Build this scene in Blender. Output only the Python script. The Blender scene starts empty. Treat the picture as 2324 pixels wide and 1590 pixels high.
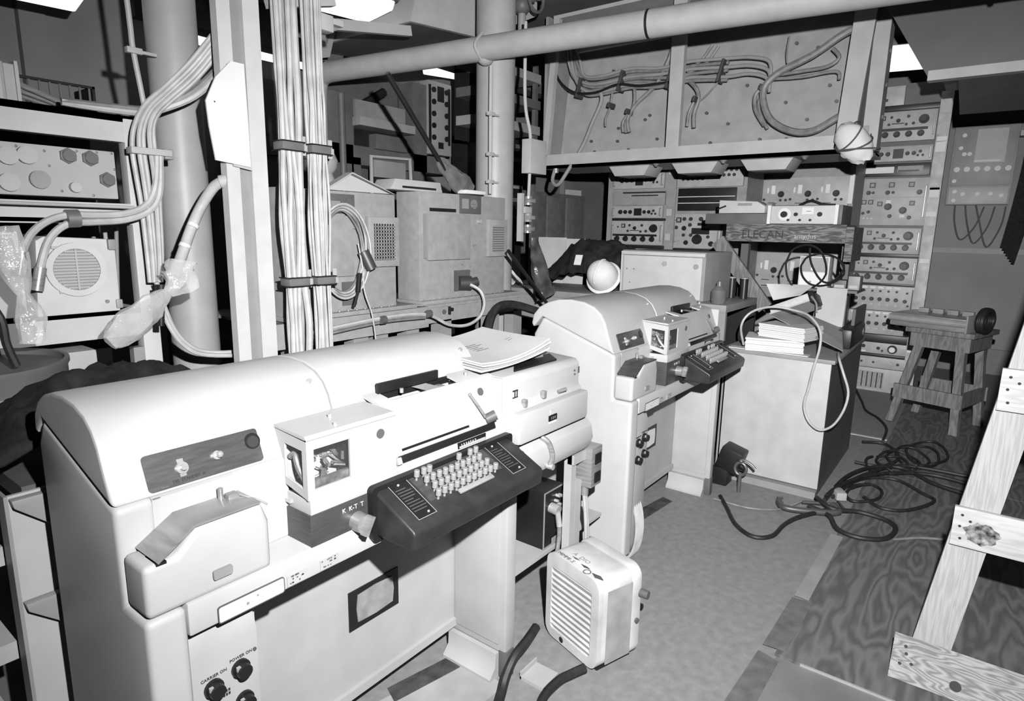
import bpy, bmesh, math, random
from mathutils import Vector, Matrix, noise
random.seed(7)
S = bpy.context.scene
COL = S.collection
R = math.radians
PI = math.pi

# ------------------------------------------------------------------ camera
cam_d = bpy.data.cameras.new('camera'); cam = bpy.data.objects.new('camera', cam_d); COL.objects.link(cam)
cam_d.sensor_width = 36.0; cam_d.lens = 21.868; cam_d.clip_start = 0.02
yaw, pit, rol = R(37.0299), R(10.9613), R(-1.00613)
fw = Vector((math.cos(yaw)*math.cos(pit), math.sin(yaw)*math.cos(pit), -math.sin(pit)))
rt0 = Vector((math.sin(yaw), -math.cos(yaw), 0)); dn0 = fw.cross(rt0)
rt = rt0*math.cos(rol) + dn0*math.sin(rol); dn = dn0*math.cos(rol) - rt0*math.sin(rol)
cm = Matrix((rt, -dn, -fw)).transposed().to_4x4(); cm.translation = Vector((0, 0, 1.6))
cam.matrix_world = cm
S.camera = cam
# ------------------------------------------------------------------ world, flash, exposure
w = bpy.data.worlds.new('world'); S.world = w; w.use_nodes = True
w.node_tree.nodes['Background'].inputs[0].default_value = (0.5, 0.5, 0.5, 1)
w.node_tree.nodes['Background'].inputs[1].default_value = 0.003
def flash(name, loc, target, power, size, angle=150):
    d = bpy.data.lights.new(name, 'SPOT'); d.energy = power; d.shadow_soft_size = size
    d.spot_size = R(angle); d.spot_blend = 1.0
    d.use_nodes = True; nt = d.node_tree; em = nt.nodes['Emission']
    lf = nt.nodes.new('ShaderNodeLightFalloff'); lf.inputs['Strength'].default_value = 1.0; lf.inputs['Smooth'].default_value = 0.35
    nt.links.new(lf.outputs['Linear'], em.inputs['Strength'])
    o = bpy.data.objects.new(name, d); COL.objects.link(o); o.location = loc
    o.rotation_euler = (Vector(target) - Vector(loc)).to_track_quat('-Z', 'Y').to_euler()
    return o
flash('photo_flash', (0.21, -0.07, 1.86), (2.7, 1.65, 0.88), 228, 0.018, 130)
S.view_settings.view_transform = 'Standard'; S.view_settings.look = 'None'
S.view_settings.exposure = 1.0; S.view_settings.gamma = 1.0; S.view_settings.use_curve_mapping = False

# ------------------------------------------------------------------ materials (all grey: the place is shown in black and white)
MATS = {}
def lin(s):  # display grey 0..1 -> linear
    return s/12.92 if s <= 0.04045 else ((s+0.055)/1.055)**2.4
def mat(name, v, rough=0.5, metal=0.0, var=0.06, scale=9.0, bump=0.0, bscale=60.0, coat=0.0, kind='noise', stretch=None, emit=0.0, alpha=1.0, trans=0.0):
    """v is the linear albedo; var the strength of procedural variation"""
    if name in MATS: return MATS[name]
    v = v*0.5
    m = bpy.data.materials.new(name); m.use_nodes = True; MATS[name] = m
    nt = m.node_tree; N = nt.nodes; L = nt.links; b = N['Principled BSDF']
    b.inputs['Specular IOR Level'].default_value = 0.24 if not metal else 0.5
    b.inputs['Roughness'].default_value = rough; b.inputs['Metallic'].default_value = metal
    if coat: b.inputs['Coat Weight'].default_value = coat; b.inputs['Coat Roughness'].default_value = 0.2
    tc = N.new('ShaderNodeTexCoord'); mp = N.new('ShaderNodeMapping'); L.new(tc.outputs['Object'], mp.inputs[0])
    if stretch: mp.inputs['Scale'].default_value = stretch
    if kind == 'noise':
        t = N.new('ShaderNodeTexNoise'); t.inputs['Scale'].default_value = scale; t.inputs['Detail'].default_value = 6
        fac = t.outputs['Fac']
    elif kind == 'wood':
        n1 = N.new('ShaderNodeTexNoise'); n1.inputs['Scale'].default_value = 1.6; n1.inputs['Detail'].default_value = 3
        L.new(mp.outputs[0], n1.inputs['Vector'])
        mm = N.new('ShaderNodeMath'); mm.operation = 'MULTIPLY'; mm.inputs[1].default_value = scale; L.new(n1.outputs['Fac'], mm.inputs[0])
        pp = N.new('ShaderNodeMath'); pp.operation = 'PINGPONG'; pp.inputs[1].default_value = 0.5; L.new(mm.outputs[0], pp.inputs[0])
        sc = N.new('ShaderNodeMath'); sc.operation = 'MULTIPLY'; sc.inputs[1].default_value = 2.0; L.new(pp.outputs[0], sc.inputs[0])
        n2 = N.new('ShaderNodeTexNoise'); n2.inputs['Scale'].default_value = 14; n2.inputs['Detail'].default_value = 8; L.new(mp.outputs[0], n2.inputs['Vector'])
        ad = N.new('ShaderNodeMath'); ad.operation = 'ADD'; L.new(sc.outputs[0], ad.inputs[0]); L.new(n2.outputs['Fac'], ad.inputs[1])
        hv = N.new('ShaderNodeMath'); hv.operation = 'MULTIPLY'; hv.inputs[1].default_value = 0.5; L.new(ad.outputs[0], hv.inputs[0])
        fac = hv.outputs[0]; t = None
    if kind == 'noise': L.new(mp.outputs[0], t.inputs['Vector'])
    cr = N.new('ShaderNodeValToRGB')
    lo, hi = max(0.0, v*(1-var*2.2)), min(1.0, v*(1+var*2.2))
    cr.color_ramp.elements[0].position = 0.3; cr.color_ramp.elements[1].position = 0.7
    cr.color_ramp.elements[0].color = (lo, lo, lo, 1); cr.color_ramp.elements[1].color = (hi, hi, hi, 1)
    L.new(fac, cr.inputs['Fac']); L.new(cr.outputs[0], b.inputs['Base Color'])
    if bump:
        bn = N.new('ShaderNodeTexNoise'); bn.inputs['Scale'].default_value = bscale; bn.inputs['Detail'].default_value = 4
        L.new(tc.outputs['Object'], bn.inputs['Vector'])
        bp = N.new('ShaderNodeBump'); bp.inputs['Strength'].default_value = bump; bp.inputs['Distance'].default_value = 0.01
        L.new(bn.outputs['Fac'], bp.inputs['Height']); L.new(bp.outputs[0], b.inputs['Normal'])
    if emit:
        b.inputs['Emission Color'].default_value = (1, 1, 1, 1); b.inputs['Emission Strength'].default_value = emit
    if alpha < 1: b.inputs['Alpha'].default_value = alpha
    if trans: b.inputs['Transmission Weight'].default_value = trans; b.inputs['IOR'].default_value = 1.2
    return m
def G(v, rough=0.5, metal=0.0):
    return mat('paint_%02d_%02d_%d' % (round(v*100), round(rough*100), metal*10), v, rough, metal)
WHITE = mat('machine_paint', 0.54, 0.42, var=0.03, scale=5)
LPAINT = mat('light_grey_paint', 0.46, 0.5, var=0.04, scale=6)
MPAINT = mat('mid_grey_paint', 0.30, 0.5, var=0.05, scale=6)
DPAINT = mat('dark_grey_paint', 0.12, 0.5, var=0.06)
BLACK = mat('black_plastic', 0.016, 0.4, var=0.1)
RUBBER = mat('black_rubber', 0.022, 0.55, var=0.15, scale=30)
CHARC = mat('charcoal_enamel', 0.035, 0.38, var=0.12, scale=16, bump=0.05, bscale=220)
STEEL = mat('brushed_steel', 0.42, 0.32, 0.45, var=0.12, scale=8, stretch=(1, 1, 14))
BRUSH = mat('dull_dark_steel', 0.13, 0.34, 0.5, var=0.09, scale=10, stretch=(2, 2, 18))
CHROME = mat('bright_metal', 0.85, 0.2, 0.6, var=0.05)
CABLE = mat('grey_cable_sheath', 0.50, 0.5, var=0.08, scale=14)
CABLED = mat('dull_cable_sheath', 0.22, 0.5, var=0.12, scale=18)
PAPER = mat('white_paper', 0.78, 0.8, var=0.03, scale=4)
PAPERG = mat('grey_paper', 0.50, 0.8, var=0.05, scale=4)
INK = mat('dark_ink', 0.03, 0.7)
CARD = mat('brown_cardboard', 0.34, 0.8, var=0.08)
WOODL = mat('pale_raw_wood', 0.46, 0.7, var=0.05, kind='wood', scale=10, stretch=(16, 16, .9))
WOODM = mat('stool_wood', 0.19, 0.65, var=0.11, kind='wood', scale=7, stretch=(9, 9, 1.2))
WOODD = mat('old_board_wood', 0.15, 0.7, var=0.25, kind='wood', scale=8, stretch=(2, 12, 12))
CLOTH = mat('black_cloth', 0.012, 0.8, var=0.4, scale=14, bump=0.5, bscale=30)
PLASTIC = mat('clear_plastic_film', 0.75, 0.12, var=0.1, scale=12, alpha=0.42, bump=0.9, bscale=22)
PLASTICD = mat('smoky_plastic_film', 0.20, 0.2, var=0.15, scale=12, alpha=0.72, bump=0.9, bscale=22)
LAMPW = mat('lit_lamp_diffuser', 0.9, 0.4, emit=0.6)
GLASS = mat('window_glass', 0.3, 0.05, alpha=0.07)
SCREEN = mat('grey_screen', 0.30, 0.5, var=0.1, scale=20)

# ------------------------------------------------------------------ mesh building
class MB:
    def __init__(s): s.bm = bmesh.new()
    def _add(s, tmp, M=None):
        if M is not None: tmp.transform(M)
        me = bpy.data.meshes.new('tmp'); tmp.to_mesh(me); tmp.free(); s.bm.from_mesh(me); bpy.data.meshes.remove(me)
        return s
    def box(s, x0, x1, y0, y1, z0, z1, bev=0.0, seg=2, M=None):
        b = bmesh.new(); bmesh.ops.create_cube(b, size=1)
        for v in b.verts: v.co = Vector((x0+(v.co.x+.5)*(x1-x0), y0+(v.co.y+.5)*(y1-y0), z0+(v.co.z+.5)*(z1-z0)))
        if bev: bmesh.ops.bevel(b, geom=list(b.edges), offset=bev, segments=seg, profile=0.6, affect='EDGES', clamp_overlap=True)
        return s._add(b, M)
    def prism(s, prof, a0, a1, axis='x', bev=0.0, seg=2, M=None):
        """closed 2d outline extruded along an axis: x -> (y,z), y -> (x,z), z -> (x,y)"""
        b = bmesh.new()
        def co(p, a): return {'x': (a, p[0], p[1]), 'y': (p[0], a, p[1]), 'z': (p[0], p[1], a)}[axis]
        v0 = [b.verts.new(co(p, a0)) for p in prof]; v1 = [b.verts.new(co(p, a1)) for p in prof]
        n = len(prof); f0 = b.faces.new(v0); f1 = b.faces.new(v1[::-1])
        for i in range(n): b.faces.new((v0[i], v1[i], v1[(i+1) % n], v0[(i+1) % n]))
        bmesh.ops.recalc_face_normals(b, faces=b.faces)
        if bev:
            ed = [e for e in b.edges if e.calc_face_angle(0) > 0.6]
            bmesh.ops.bevel(b, geom=ed, offset=bev, segments=seg, profile=0.6, affect='EDGES', clamp_overlap=True)
        bmesh.ops.triangulate(b, faces=[f for f in b.faces if len(f.verts) > 4])
        return s._add(b, M)
    def cyl(s, p0, p1, r, n=16, r2=None, cap=True):
        p0 = Vector(p0); p1 = Vector(p1); d = p1-p0; b = bmesh.new()
        bmesh.ops.create_cone(b, cap_ends=cap, segments=n, radius1=r, radius2=r if r2 is None else r2, depth=d.length)
        M = Matrix.Translation((p0+p1)/2) @ d.to_track_quat('Z', 'Y').to_matrix().to_4x4()
        return s._add(b, M)
    def sphere(s, c, r, sc=(1, 1, 1), n=12, M=None):
        b = bmesh.new(); bmesh.ops.create_uvsphere(b, u_segments=n, v_segments=max(6, n//2+2), radius=r)
        T = Matrix.Translation(c) @ Matrix.Diagonal((*sc, 1))
        if M is not None: T = M @ T
        return s._add(b, T)
    def tube(s, pts, r, n=8, smooth=5, closed=False, taper=None):
        P = spline([Vector(p) for p in pts], smooth, closed); b = bmesh.new(); rings = []
        up = Vector((0, 0, 1)); prev = None
        for i, p in enumerate(P):
            t = (P[(i+1) % len(P)] - P[i-1]) if closed else (P[min(i+1, len(P)-1)] - P[max(i-1, 0)])
            if t.length < 1e-9: t = Vector((0, 0, 1))
            t.normalize()
            if prev is None:
                a = t.cross(up if abs(t.z) < .9 else Vector((1, 0, 0))); a.normalize()
            else:
                a = prev - t*prev.dot(t)
                if a.length < 1e-6: a = t.cross(up)
                a.normalize()
            prev = a; c = t.cross(a)
            rr = r if taper is None else r*taper(i/(len(P)-1))
            rings.append([b.verts.new(p + (a*math.cos(2*PI*k/n) + c*math.sin(2*PI*k/n))*rr) for k in range(n)])
        m = len(rings)
        for i in range(m if closed else m-1):
            A, B = rings[i], rings[(i+1) % m]
            for k in range(n): b.faces.new((A[k], A[(k+1) % n], B[(k+1) % n], B[k]))
        if not closed: b.faces.new(rings[0][::-1]); b.faces.new(rings[-1])
        return s._add(b)
    def lathe(s, prof, n=24, M=None):
        """(radius, z) outline turned about z"""
        b = bmesh.new(); rings = []
        for r, z in prof:
            rings.append([b.verts.new((max(r, 1e-5)*math.cos(2*PI*k/n), max(r, 1e-5)*math.sin(2*PI*k/n), z)) for k in range(n)])
        for A, B in zip(rings, rings[1:]):
            for k in range(n): b.faces.new((A[k], A[(k+1) % n], B[(k+1) % n], B[k]))
        bmesh.ops.remove_doubles(b, verts=b.verts, dist=1e-4); bmesh.ops.recalc_face_normals(b, faces=b.faces)
        return s._add(b, M)
    def grid(s, fn, nu, nv, thick=0.0):
        """surface fn(u,v) with u,v in 0..1, given a thickness downwards along its normals"""
        b = bmesh.new(); V = [[b.verts.new(fn(i/nu, j/nv)) for j in range(nv+1)] for i in range(nu+1)]
        for i in range(nu):
            for j in range(nv): b.faces.new((V[i][j], V[i+1][j], V[i+1][j+1], V[i][j+1]))
        if thick:
            bmesh.ops.recalc_face_normals(b, faces=b.faces)
            bmesh.ops.solidify(b, geom=list(b.faces), thickness=thick)
        return s._add(b)
    def quad(s, a, b_, c, d, thick=0.0):
        b = bmesh.new(); b.faces.new([b.verts.new(p) for p in (a, b_, c, d)])
        if thick: bmesh.ops.solidify(b, geom=list(b.faces), thickness=thick)
        return s._add(b)
    def xf(s, M): s.bm.transform(M); return s
def spline(P, k, closed=False):
    if k <= 1 or len(P) < 3: return P
    out = []; n = len(P)
    for i in range(n if closed else n-1):
        if closed: a, b, c, d = P[i-1], P[i], P[(i+1) % n], P[(i+2) % n]
        else: a, b, c, d = P[max(i-1, 0)], P[i], P[i+1], P[min(i+2, n-1)]
        for j in range(k):
            t = j/k
            out.append(0.5*((2*b) + (c-a)*t + (2*a-5*b+4*c-d)*t*t + (3*b-a-3*c+d)*t**3))
    if not closed: out.append(P[-1])
    return out

def mesh_of(mb, name, m, ang=40):
    me = bpy.data.meshes.new(name); bmesh.ops.recalc_face_normals(mb.bm, faces=mb.bm.faces); mb.bm.to_mesh(me); mb.bm.free()
    if m: me.materials.append(m)
    for p in me.polygons: p.use_smooth = True
    me.set_sharp_from_angle(angle=R(ang))
    return me
def part(name, mb, m, parent, label=None, ang=40, loc=None, stuff=False):
    o = bpy.data.objects.new(name, mesh_of(mb, name, m, ang)); COL.objects.link(o); o.parent = parent
    if loc is not None: o.location = loc
    if label: o['label'] = label
    if stuff: o['kind'] = 'stuff'
    return o
def inst(src, parent, loc, rot=None, scale=None):
    o = src.copy(); COL.objects.link(o); o.parent = parent; o.location = loc
    if rot is not None: o.rotation_euler = rot
    if scale is not None: o.scale = scale
    return o
def thing(name, label, cat, loc=(0, 0, 0), rz=0.0, group=None, rot=None):
    o = bpy.data.objects.new(name, None); COL.objects.link(o); o.empty_display_size = 0.05
    o.location = loc; o.rotation_euler = rot if rot else (0, 0, rz)
    o['label'] = label; o['category'] = cat
    if group: o['group'] = group
    return o
def single(name, mb, m, label, cat, group=None, ang=40, kind=None):
    """a thing that is one mesh, built in world coordinates; its origin goes to the middle of its base"""
    o = bpy.data.objects.new(name, mesh_of(mb, name, m, ang)); COL.objects.link(o)
    vs = [v.co for v in o.data.vertices]
    c = Vector(((min(v.x for v in vs)+max(v.x for v in vs))/2, (min(v.y for v in vs)+max(v.y for v in vs))/2, min(v.z for v in vs)))
    o.data.transform(Matrix.Translation(-c)); o.location = c
    if kind: o['kind'] = kind
    if label: o['label'] = label
    if cat: o['category'] = cat
    if group: o['group'] = group
    return o
def struct(name, mb, m, label=None, ang=40):
    return single(name, mb, m, label, None, kind='structure', ang=ang)
TXT = {}
def text(name, s, size, m, parent, M, depth=0.0006, align='LEFT', label=None):
    """flat lettering as a mesh; M places its xy plane"""
    c = bpy.data.curves.new(name, 'FONT'); c.body = s; c.size = size; c.extrude = depth; c.align_x = align; c.resolution_u = 2
    t = bpy.data.objects.new(name+'_tmp', c); COL.objects.link(t)
    bpy.context.view_layer.update()
    me = bpy.data.meshes.new_from_object(t.evaluated_get(bpy.context.evaluated_depsgraph_get()))
    bpy.data.objects.remove(t); bpy.data.curves.remove(c)
    me.transform(M); me.materials.clear(); me.materials.append(m); me.name = name
    o = bpy.data.objects.new(name, me); COL.objects.link(o); o.parent = parent
    if label: o['label'] = label
    return o
FRONT = Matrix.Rotation(PI/2, 4, 'X')      # xy plane -> upright, facing -y
def bevrect(x0, x1, y0, y1, r, n=4):
    out = []
    for cx, cy, a in ((x1-r, y1-r, 0), (x0+r, y1-r, 90), (x0+r, y0+r, 180), (x1-r, y0+r, 270)):
        for k in range(n+1):
            t = R(a+90*k/n); out.append((cx+r*math.cos(t), cy+r*math.sin(t)))
    return out
def frame_prism(mb, outer, inner, a0, a1, axis='y'):
    """plate with a hole: both outlines must have the same number of points"""
    b = bmesh.new()
    def co(p, a): return {'x': (a, p[0], p[1]), 'y': (p[0], a, p[1]), 'z': (p[0], p[1], a)}[axis]
    n = len(outer); L = [[b.verts.new(co(p, a)) for p in pr] for a in (a0, a1) for pr in (outer, inner)]
    o0, i0, o1, i1 = L
    for i in range(n):
        j = (i+1) % n
        b.faces.new((o0[i], o0[j], i0[j], i0[i])); b.faces.new((o1[i], i1[i], i1[j], o1[j]))
        b.faces.new((o0[i], o1[i], o1[j], o0[j])); b.faces.new((i0[i], i0[j], i1[j], i1[i]))
    bmesh.ops.recalc_face_normals(b, faces=b.faces)
    mb._add(b); return mb

# ================================================================== the room
RX0, RX1, RY0, RY1, RZ = -3.2, 9.3, -3.0, 5.0, 3.6
DECK = mat('deck_linoleum', 0.26, 0.6, var=0.06, scale=26.0, bump=0.03, bscale=120)
WALLM = mat('bulkhead_paint', 0.20, 0.55, var=0.07, scale=2)
CEIL = mat('ceiling_paint', 0.16, 0.6, var=0.1, scale=3)
floor = struct('floor', MB().box(RX0, RX1, RY0, RY1, -0.08, 0), DECK, 'worn grey linoleum deck')
struct('ceiling', MB().box(RX0, RX1, RY0, RY1, RZ, RZ+0.06), CEIL)
wb = struct('wall_back', MB().box(RX0-.06, RX1+.06, RY1, RY1+.06, -.08, RZ+.06), WALLM, 'dark bulkhead behind the equipment')
wf = struct('wall_far', MB().box(RX1, RX1+.06, RY0, RY1, -.08, RZ+.06), WALLM, 'grey bulkhead behind the stool')
struct('wall_right', MB().box(RX0-.06, RX1+.06, RY0-.06, RY0, -.08, RZ+.06), WALLM)
struct('wall_left', MB().box(RX0-.06, RX0, RY0, RY1, -.08, RZ+.06), WALLM)
def wpart(name, parent, m, *a, bev=0.0):
    mb = MB()
    x0, x1, y0, y1, z0, z1 = a
    mb.box(x0, x1, y0, y1, z0, z1, bev)
    mb.bm.transform(Matrix.Translation(-parent.location)); return part(name, mb, m, parent)
# stiffeners of the back bulkhead, panels and a riveted seam on the far one
for x in (0.2, 1.45, 2.7, 3.95, 5.2, 6.45, 7.7): wpart('stiffener', wb, WALLM, x, x+.14, RY1-.07, RY1, 0, RZ)
for y0, y1 in ((4.05, 4.1), (4.48, 4.52), (-0.75, -0.7)): wpart('stiffener', wf, WALLM, RX1-.05, RX1, y0, y1, 0, RZ, bev=.01)
wpart('seam_strip', wf, G(.26), RX1-.02, RX1, -2.9, 0.62, 1.42, 1.48)
wpart('skirting', wf, G(.16), RX1-.03, RX1, -2.9, 5.0, 0, 0.3)
# plywood sheets laid over the deck, with a metal strip and scraps of tape at the joints
PLY = mat('plywood', 0.15, 0.6, var=0.12, kind='wood', scale=15, stretch=(0.55, 2.6, 1))
def fl(name, m, pts, z0, z1):
    mb = MB().prism(pts, z0, z1, 'z'); mb.bm.transform(Matrix.Translation(-floor.location)); return part(name, mb, m, floor)
def rect(x0, x1, y0, y1): return [(x0, y0), (x1, y0), (x1, y1), (x0, y1)]
for x0, x1, y0, y1 in ((2.335, 4.77, -.757, .462), (4.776, 7.2, -.757, .455), (2.335, 4.77, -1.98, -.763), (4.776, 7.2, -1.98, -.763)):
    fl('plywood_sheet', PLY, rect(x0, x1, y0, y1), 0, .012)
fl('linoleum_sheet', mat('dark_linoleum', .20, .6, var=.12, scale=4), rect(.6, 2.325, -1.9, .455), 0, .006)
fl('metal_strip', CHROME, rect(2.326, 2.334, -.757, .37), 0, .014)
fl('metal_strip', G(.5), rect(5.60, 5.63, .46, .72), 0, .006)
TAPE = mat('cloth_tape', .15, .6, var=.1, scale=20); TAPED = mat('dark_tape', .07, .5, var=.2, scale=20)
fl('tape_strip', TAPE, [(2.37, .43), (2.78, .42), (2.78, .505), (2.36, .515)], .0125, .0145)
fl('tape_strip', TAPE, [(1.70, .45), (2.30, .44), (2.32, .52), (1.70, .545)], .0065, .0085)
fl('tape_strip', mat('pale_tape', .33, .6), [(2.80, .44), (3.55, .43), (3.55, .49), (2.80, .50)], .0125, .0145)
fl('tape_strip', TAPED, [(3.08, 1.37), (3.42, 1.34), (3.44, 1.41), (3.09, 1.46)], 0, .002)
fl('tape_strip', TAPED, [(1.26, 1.43), (1.53, 1.37), (1.56, 1.44), (1.29, 1.50)], 0, .002)
fl('deck_patch', mat('pale_patch', .40, .6, var=.1, scale=5), [(1.10, 1.22), (1.56, 1.18), (1.57, 1.40), (1.12, 1.50)], 0, .0015)
fl('tape_strip', TAPE, rect(6.0, 6.7, -.65, -.55), .0125, .0145)
# ------------------------------------------------------------------ columns, posts, pipes
def column(label, x, y, r, z0=0, z1=RZ):
    t = thing('deck_column', label, 'column', (x, y, z0), 0, 'round deck columns')
    part('shaft', MB().cyl((0, 0, 0), (0, 0, z1-z0), r, 40, cap=False), mat('column_paint', .37, .45, var=.03), t)
    part('base_collar', MB().cyl((0, 0, 0), (0, 0, .05), r+.03, 40, r+.012), LPAINT, t)
    return t
column('thick round steel column beside the open equipment shelf', 1.44, 3.0, .105)
c_ = column('thick round steel column behind the twin grey cabinets', 3.60, 2.90, .135)
post = thing('channel_post', 'tall pale steel channel post carrying a hanging paper', 'post', (1.35, 2.45, 0))
part('front_flange', MB().box(0, .055, 0, .045, 0, RZ), mat('bright_paint', .60, .5, var=.03), post)
part('web', MB().box(.055, .107, .022, .045, 0, RZ), MPAINT, post)
part('side_flange', MB().box(.107, .178, 0, .045, 0, RZ), MATS['bright_paint'], post)
# sheets of paper clipped to the post
pp = thing('hanging_paper', 'dog-eared white paper sheets clipped to the channel post', 'paper', (1.35, 2.43, 1.83))
part('sheet', MB().prism([(.03, .39), (.085, .39), (.088, .0), (-.055, .015), (-.072, .14), (-.078, .23), (-.035, .32)], -.006, .002, 'y'), PAPER, pp)
part('sheet', MB().prism([(.02, .38), (.09, .38), (.10, -.012), (.02, .0)], .004, .008, 'y'), PAPERG, pp)
part('clip_hole', MB().cyl((-.045, -.0075, .23), (-.045, -.005, .23), .003, 8), INK, pp)
# vertical cable bundles with straps
def bundle(label, x0, x1, n, y, big, seed):
    rr = random.Random(seed); t = thing('cable_bundle', label, 'cables', ((x0+x1)/2, y, 0), 0, 'vertical cable bundles beside the channel post')
    w = (x1-x0)
    for k in range(n):
        fx = (k+.5)/n - .5; row = k % 2
        r = rr.choice(big); a = [(fx*w+rr.uniform(-.004, .004), row*.03-.015+rr.uniform(-.006, .006), z) for z in (.95, 1.17, 1.36, 1.6, 1.78, 1.93, 2.12, 2.35, RZ-.25)]
        a = [(x*(1.0 if i not in (2, 5) else .9) + (.006*math.sin(i*1.3+k) if i not in (2, 5) else 0), yy, z) for i, (x, yy, z) in enumerate(a)]
        part('cable', MB().tube(a, r, 8, 4), CABLE, t)
    for z in (1.36, 1.93):
        s = part('strap', MB().box(-w/2-.006, w/2+.004, -.040, .034, z-.018, z+.018, .01), mat('strap_band', .17, .45), t)
        part('bracket', MB().box(w/2-.006, w/2+.028, -.025, .03, z-.016, z+.012, .004).box(w/2+.016, w/2+.036, .0, .006, z-.03, z+.05), LPAINT, s)
        part('strap_edge', MB().box(-w/2-.008, w/2+.006, -.042, .036, z+.016, z+.021).box(-w/2-.008, w/2+.006, -.042, .036, z-.021, z-.016), BLACK, s)
    return t
bundle('tight bundle of thick pale cables strapped next to the channel post', 1.565, 1.662, 7, 2.42, (.012, .014, .016), 3)
bundle('bundle of mixed thin and thick cables beside the tight bundle', 1.708, 1.80, 12, 2.42, (.006, .008, .013), 4)
# big horizontal pipe, elbowing down at its left end, held by a hanger on the column
def pipept(t): return Vector((3.408, 2.85, 2.778)) + Vector((-.129, .992, 0))*t
pi = thing('overhead_pipe', 'large lagged overhead pipe crossing in front of the cable box', 'pipe', pipept(0))
o0 = pi.location
def loc(p): return Vector(p)-o0
P0 = pipept(-4.4); P1 = pipept(1.40)
part('pipe_run', MB().cyl(loc(P0), loc(P1), .078, 32), mat('lagging_paint', .42, .55, var=.04, bump=.15, bscale=9), pi)
part('elbow', MB().tube([loc(P1), loc(P1+Vector((-.01, .10, -.02))), loc(P1+Vector((-.02, .15, -.12))), loc(P1+Vector((-.02, .16, -.5)))], .078, 24, 4), MATS['lagging_paint'], pi)
part('drop', MB().cyl(loc(P1+Vector((-.02, .16, -.45))), loc((P1.x-.02, P1.y+.16, 0)), .078, 24), MATS['lagging_paint'], pi)
part('joint_ring', MB().cyl(loc(pipept(-1.12)), loc(pipept(-1.135)), .0795, 32), BLACK, pi)
part('clamp', MB().sphere(loc(pipept(0)+Vector((0.02, 0, -.05))), .06, (1, 1, .9)).tube([loc(pipept(0)+Vector((-.02, 0, .09))), loc(pipept(0)+Vector((-.088, 0, 0))), loc(pipept(0)+Vector((0, 0, -.088)))], .012, 8), MATS['lagging_paint'], pi)
part('hanger', MB().tube([loc(pipept(-2.75)+Vector((-.03, 0, .4))), loc(pipept(-2.75)+Vector((-.088, 0, .06))), loc(pipept(-2.75)+Vector((-.088, 0, -.02))), loc(pipept(-2.75)+Vector((-.02, .0, -.09)))], .012, 8), LPAINT, pi)
# thin conduits clipped to the columns
def conduit(label, pts, r, clips, m=LPAINT, group='thin conduits on the columns'):
    t = thing('conduit', label, 'conduit', (pts[0][0], pts[0][1], min(p[2] for p in pts)), 0, group); o = t.location
    part('tube', MB().tube([Vector(p)-o for p in pts], r, 8, 4), m, t)
    for c in clips: part('clip', MB().box(-.03, .03, -.018, .012, -.012, .012, .003).box(.02, .09, -.008, .008, -.006, .006).xf(Matrix.Translation(Vector(c)-o)), m, t)
    return t
conduit('thin pale conduit clipped to the left of the near column', [(1.21, 2.93, 3.2), (1.24, 2.93, 2.45), (1.245, 2.93, 2.3), (1.275, 2.93, 2.0), (1.28, 2.93, 1.6)], .011, [(1.245, 2.93, 2.30)])
conduit('thin pale conduit clipped to the left of the far column', [(3.40, 2.78, 2.66), (3.40, 2.78, 2.3), (3.405, 2.78, 1.84)], .012, [(3.40, 2.78, 2.36), (3.40, 2.78, 2.1), (3.40, 2.78, 1.92)])
# small box, switch and conduit on the right of the far column
jb = thing('junction_box', 'small pale wall box on the right of the far column', 'box', (3.72, 2.73, 2.0))
part('cover', MB().box(0, .20, -.06, .02, .0, .235, .004), LPAINT, jb)
part('side_switch', MB().box(.20, .24, -.03, .02, .05, .18, .006), MPAINT, jb)
part('conduit', MB().tube([(.06, -.01, .235), (.05, -.01, .3), (.0, .0, .5), (-.01, .0, 1.0)], .012, 8).tube([(.06, -.01, 0), (.055, -.01, -.12), (.05, -.01, -.2)], .012, 8), LPAINT, jb)
sw = thing('switch_cluster', 'stacked small switches and fittings below the pale wall box', 'switch', (3.72, 2.74, 1.52))
part('bracket', MB().box(-.03, .0, -.02, .02, 0, .34).box(0, .09, -.03, .02, .20, .25, .01), LPAINT, sw)
for k, zz in enumerate((.06, .14, .26)): part('fitting', MB().cyl((.05, -.02, zz), (.05, -.02, zz+.06), .03, 12).box(.02, .09, -.06, -.02, zz+.015, zz+.045, .006), STEEL if k != 1 else MPAINT, sw)
# ------------------------------------------------------------------ overhead duct, soffit and lamps
def slab(name, label, cat, pts, y0, y1, m, axis='y', group=None):
    return single(name, MB().prism(pts, y0, y1, axis), m, label, cat, group)
du = thing('air_duct', 'pale sheet metal air duct under the ceiling beside the centre lamp', 'duct', (2.9, 3.2, 2.9))
part('casing', MB().prism([(.18, .02), (.22, .16), (.30, .62), (1.6, .62), (1.6, .42), (.9, .09)], 0, 1.1, 'y'), LPAINT, du)
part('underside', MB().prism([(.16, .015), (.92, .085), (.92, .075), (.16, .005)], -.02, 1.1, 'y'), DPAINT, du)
part('flange', MB().box(-.44, .16, -.02, .02, -.10, -.04, M=Matrix.Rotation(-.18, 4, 'Y')), LPAINT, du)
so = thing('overhead_cabinet', 'dark overhead cabinet with a pale lower flange above the stool', 'cabinet', (4.6, -1.6, 2.45))
part('front_panel', MB().prism([(-1.0, .14), (2.05, .14), (2.36, .66), (2.36, 1.1), (-1.0, 1.1)], .40, .44, 'x'), mat('soffit_paint', .11, .45, var=.08, scale=2), so)
part('flange', MB().box(.36, .44, -1.0, 2.06, .13, .19), LPAINT, so)
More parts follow.
